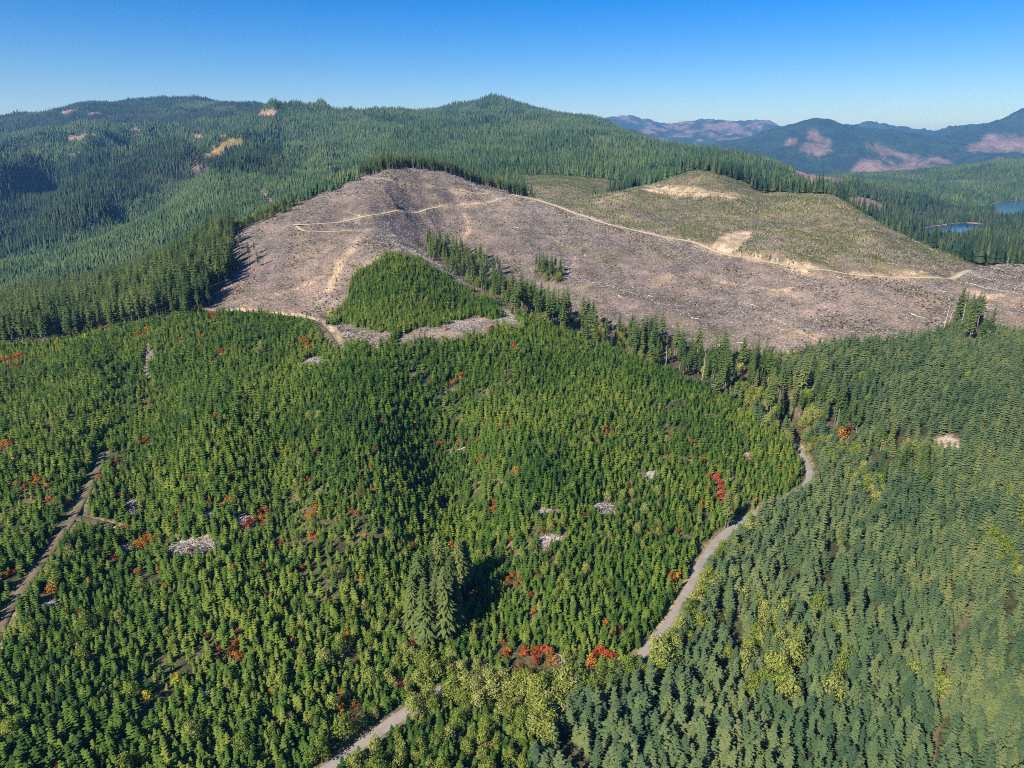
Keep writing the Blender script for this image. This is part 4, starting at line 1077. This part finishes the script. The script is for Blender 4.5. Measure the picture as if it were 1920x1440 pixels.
# ------------------------------------------------------------------ dead trunks, logs, slash
def snag_vf(seed, h):
    V, F = trunk_mesh(h, .32, .07, 6, .5, seed, 7); V = [tuple(v) for v in V]; F = [tuple(f) for f in F]; g_ = random.Random(seed)
    for i in range(14):
        z0 = h * (.3 + .65 * i / 14); a = g_.random() * 6.28; l = 1.8 * (1.1 - z0 / h) + .4; k = len(V)
        for f, rr_ in ((0, .08), (1, .02)):
            for q in range(3): V.append((math.cos(a) * l * f + rr_ * math.cos(q * 2.09), math.sin(a) * l * f + rr_ * math.sin(q * 2.09), z0 + f * l * .15 + rr_ * (q - 1)))
        for q in range(3):
            q2 = (q + 1) % 3; F += [(k + q, k + q2, k + 3 + q2), (k + q, k + 3 + q2, k + 3 + q)]
    return np.array(V), np.array(F)
snag_me = [part_mesh("dead_trunk", snag_vf(i, 24), 'snag') for i in range(3)]
for i, (a, b, s_, lb) in enumerate([(497,500,.75,"bleached dead trunk standing at the shaded left edge of the clearcut"), (487,498,.55,"shorter dead trunk left of the taller one by the clearcut's shaded edge"), (1886,468,1.0,"tall white dead trunk standing above the lake forest"),
        (1888,500,.5,"short white dead trunk at the rim behind the right-hand clearcut"), (1316,712,.95,"pale dead trunk at the lower end of the gully strip"), (1337,722,.8,"pale dead trunk just right of another at the gully's foot"), (1768,622,1.05,"leaning dead trunk left of the green clump on the lower clearcut rim"),
        (1776,622,.9,"dead trunk between its leaning neighbour and the green clump"), (1800,626,1.15,"bare trunk against the green clump on the lower clearcut rim"), (1248,690,.8,"bare trunk in the thick middle of the gully strip"), (1252,560,.01,"")]):
    if not lb: continue
    x, y = hit(a, b, 300)
    o = obj("dead_tree", snag_me[i % 3], label=lb, category="dead tree"); o.location = (x, y, float(height(x, y))); o.scale = (s_,) * 3; o.rotation_euler = (.05 if i % 2 else -.04, .06 if 'leaning' in lb else .02, i); o['group'] = "standing dead trunks"
def log_vf(seed, L, r):
    V, F = trunk_mesh(L, r, r * .45, 6, L * .04, seed, 5); V = V[:, [2, 0, 1]]
    return V, F
log_me = [part_mesh("log", log_vf(i, 9, .38), 'log') for i in range(4)]
def lab_log(px, py):
    if px < 700: return "pale felled log on the left part of the clearcut hill"
    if px < 1100: return "pale felled log on the slope above the upper gully strip"
    if py > 560: return "pale felled log low on the big clearcut face above the firs"
    if px < 1500: return "pale felled log on the big clearcut face below the ridge road"
    return "pale felled log on the right-hand clearcut beyond the ridge road's end"
LG = [(965,427,2.0,.1),(1297,597,1.5,-.5),(1343,647,1.4,-.8),(1403,570,1.4,-.9),(1710,590,1.8,-1.1),(1543,627,1.2,1.5),(1685,630,1.1,-1.2),(672,405,1.6,-.6),(730,475,1.5,-.7),(475,985,1.,.3),(860,845,1.2,.2),(1150,545,1.6,1.2),(1160,555,1.5,-.9),(1208,560,1.3,1.1),(1216,555,1.2,-1),
      (396,1042,1.0,1.55),(655,300+195,1.2,.6),(1570,520,1.2,-1.0),(1585,470,1.2,1.2),(870,455,1.2,.5),(1060,500,1.2,-.4),(1380,535,1.3,.6),(1480,540,1.3,0),(1840,560,1.5,-.6),(1760,545,1.4,-.4)]
XX_, YX_ = scatter_pts([CLEAR], 30, 560, 1150, 1, 1.5)
pq = rng.permutation(len(XX_))[:110]
items = [(*hit(a, b, 200), s_ * .68, r_) for a, b, s_, r_ in LG] + [(XX_[i], YX_[i], .35 + .45 * rng.random(), rng.random() * 3.14) for i in pq]
for i, (x, y, s_, rz) in enumerate(items):
    px, py, _ = project(x, y, float(height(x, y)))
    if not (0 < px < 1920): continue
    lb = "long pale log lying upright across the grey slash patch in the planting" if i == 15 else lab_log(px, py)
    o = obj("felled_log", log_me[i % 4], label=lb, category="log", group="felled logs")
    dx, dy = math.cos(rz) * 9 * s_, math.sin(rz) * 9 * s_
    z0, z1 = float(height(x, y)), float(height(x + dx, y + dy))
    o.location = (x, y, z0 + .35 * s_); o.rotation_euler = (0, -math.atan2(z1 - z0, 9 * s_), rz); o.scale = (s_,) * 3

def sticks(X, Y, Zb, L, r, tilt, lift=0.15):
    """many small broken branches as four-sided slivers"""
    n_ = len(X); a = rng.random(n_) * math.pi * 2; el = (rng.random(n_) - .5) * tilt
    d = np.c_[np.cos(a) * np.cos(el), np.sin(a) * np.cos(el), np.sin(el)] * (L / 2)[:, None]
    s_ = np.c_[-np.sin(a), np.cos(a), np.zeros(n_)] * r[:, None]; u = np.c_[np.zeros(n_), np.zeros(n_), r * 1.6]
    c = np.c_[X, Y, Zb + lift]
    V_ = np.stack([c - d - s_, c - d + s_, c - d + u, c + d - s_ * .5, c + d + s_ * .5, c + d + u * .6], 1).reshape(-1, 3)
    k = np.arange(n_)[:, None] * 6
    F_ = np.concatenate([k + np.array([[0, 3, 5, 2]]), k + np.array([[1, 2, 5, 4]]), k + np.array([[0, 1, 4, 3]])])
    return V_, F_
XA, YA = scatter_pts([CLEAR, DEBRIS, REPLANT], 1.9, 200, 1500, 1, 0.5, thin=lambda X, Y: np.where(look(cover, X, Y) == REPLANT, .25, .55 + .45 * smooth(-.3, .3, fbm(X / 28, Y / 60, 501, 3))))
ZA = height(XA, YA); L_ = .8 + 4.0 * rng.random(len(XA)) ** 2.5; r_ = .08 + .12 * rng.random(len(XA))
Vs, Fs = sticks(XA, YA, ZA, L_, r_, .35)
me_ = mesh_np("logging_slash", Vs, Fs, MAT['slash']); obj("logging_slash", me_, kind='stuff', label="grey broken branches and wood chips strewn over the clearcut", category="slash")
XK, YK = scatter_pts([CLEAR, REPLANT, BARE], 9.5, 500, 1700, 1, 1.0, thin=lambda X, Y: np.full(len(X), .6)); ZK = height(XK, YK)
rs = .16 + .3 * rng.random(len(XK)); ang = np.arange(5) * 1.2566
ring = np.stack([np.cos(ang), np.sin(ang)], -1)
Vb = np.concatenate([np.c_[XK, YK, ZK - .3][:, None] + np.concatenate([ring[None] * rs[:, None, None] * 1.3, np.zeros((len(XK), 5, 1))], 2),
                     np.c_[XK, YK, ZK + .5][:, None] + np.concatenate([ring[None] * rs[:, None, None], np.zeros((len(XK), 5, 1))], 2)], 1).reshape(-1, 3)
kk = np.arange(len(XK))[:, None] * 10
Fb = np.concatenate([kk + np.array([[i_, (i_ + 1) % 5, 5 + (i_ + 1) % 5, 5 + i_]]) for i_ in range(5)] + [kk + np.array([[5, 6, 7, 8]]), kk + np.array([[5, 8, 9, 9]])[:, :4]][:1])
me_ = mesh_np("stump_field", Vb, Fb, MAT['snag']); obj("stump_field", me_, kind='stuff', label="cut stumps dotting the clearcut and knoll", category="stumps")

PILES = [(362,1030,46,16,"large grey slash pile with a leaning log in the left planting"),(242,950,9,12,"slash pile beside the dark gap left of the leafy patch"),(1126,955,18,14,"round grey slash pile inside the road's long curve"),(1025,965,16,8,"small slash pile left of the round grey one"),
 (1032,1015,18,8,"narrow pale slash pile below its smaller neighbour in the central planting"),(862,612,40,10,"wide field of grey slash under the green triangle planting"),(950,597,16,16,"grey slash fan at the right tip of the green triangle"),(588,680,17,12,"slash pile just below the orange dirt bank"),
 (283,662,8,14,"upper slash row running down the left planting"),(275,700,6,22,"long thin slash row in the left planting"),(1400,855,12,5,"small slash pile near the road's upper bend"),(1222,892,16,7,"slash pile among pale leafy trees left of the road"),(1052,1235,12,6,"slash pile between the scarlet roadside shrubs"),
 (95,1136,12,6,"small slash pile right of the old dirt track"),(392,966,12,6,"slash pile above the large grey one"),(378,1304,16,7,"slash pile near the bottom of the left planting"),(458,978,18,9,"brown slash pile beside red shrubs in the left planting"),(1776,828,14,6,"pale pile of broken rock and wood in the right-hand forest"),
 (650,628,12,5,"small slash heap right of the orange dirt bank"),(700,652,14,6,"brown slash heap above the planting's upper rim"),(238,1030,18,5,"thin slash strip left of the large grey pile")]
for a, b, rx, ry, lb in PILES:
    P0 = [hit(a + rx * math.cos(t) * .9, b + ry * math.sin(t) * .9) for t in np.arange(0, 6.28, .5)]
    cx, cy = np.mean(P0, 0); cz = float(height(cx, cy)); pp = np.array(P0)
    n_ = int(120 + 9 * rx * ry / 3)
    t_ = rng.random((n_, 2)); ii = rng.integers(0, len(pp), n_); f_ = np.sqrt(t_[:, 0])[:, None]
    q = np.array([[cx, cy]]) * (1 - f_) + (pp[ii] * (1 - t_[:, 1:]) + pp[(ii + 1) % len(pp)] * t_[:, 1:]) * f_
    hz = height(q[:, 0], q[:, 1]) + (1 - f_[:, 0]) * 1.3 * rng.random(n_)
    Vp, Fp = sticks(q[:, 0], q[:, 1], hz, 1.4 + 5 * rng.random(n_) ** 2, .06 + .10 * rng.random(n_), .8)
    o = obj("slash_pile", mesh_np("slash_pile", Vp - np.array([cx, cy, cz]), Fp, MAT['snag' if 'pale' in lb else 'slash']), label=lb, category="slash pile", group="slash piles")
    o.location = (cx, cy, cz)

# ------------------------------------------------------------------ haze
def haze_box():
    m = bpy.data.materials.new("haze"); m.use_nodes = True; t = m.node_tree; t.nodes.clear()
    out = t.nodes.new("ShaderNodeOutputMaterial"); v = t.nodes.new("ShaderNodeVolumePrincipled")
    v.inputs["Color"].default_value = (.17, .46, 1.0, 1); v.inputs["Density"].default_value = HAZE_D; v.inputs["Absorption Color"].default_value = (.45, .45, .45, 1); v.inputs["Anisotropy"].default_value = 0.1
    t.links.new(v.outputs[0], out.inputs["Volume"])
    b_, tp = float(V[:, 2].min()) - 1, max(float(V[:, 2].max()) + 40, 260)
    s_ = RMAX + 500
    vs = [(-s_, -s_, b_), (s_, -s_, b_), (s_, s_, b_), (-s_, s_, b_), (-s_, -s_, tp), (s_, -s_, tp), (s_, s_, tp), (-s_, s_, tp)]
    fs = [(0, 3, 2, 1), (4, 5, 6, 7), (0, 1, 5, 4), (1, 2, 6, 5), (2, 3, 7, 6), (3, 0, 4, 7)]
    me_ = bpy.data.meshes.new("haze"); me_.from_pydata(vs, [], fs); me_.materials.append(m)
    obj("haze", me_, kind='stuff')
HAZE_D = 5.0e-5
haze_box()
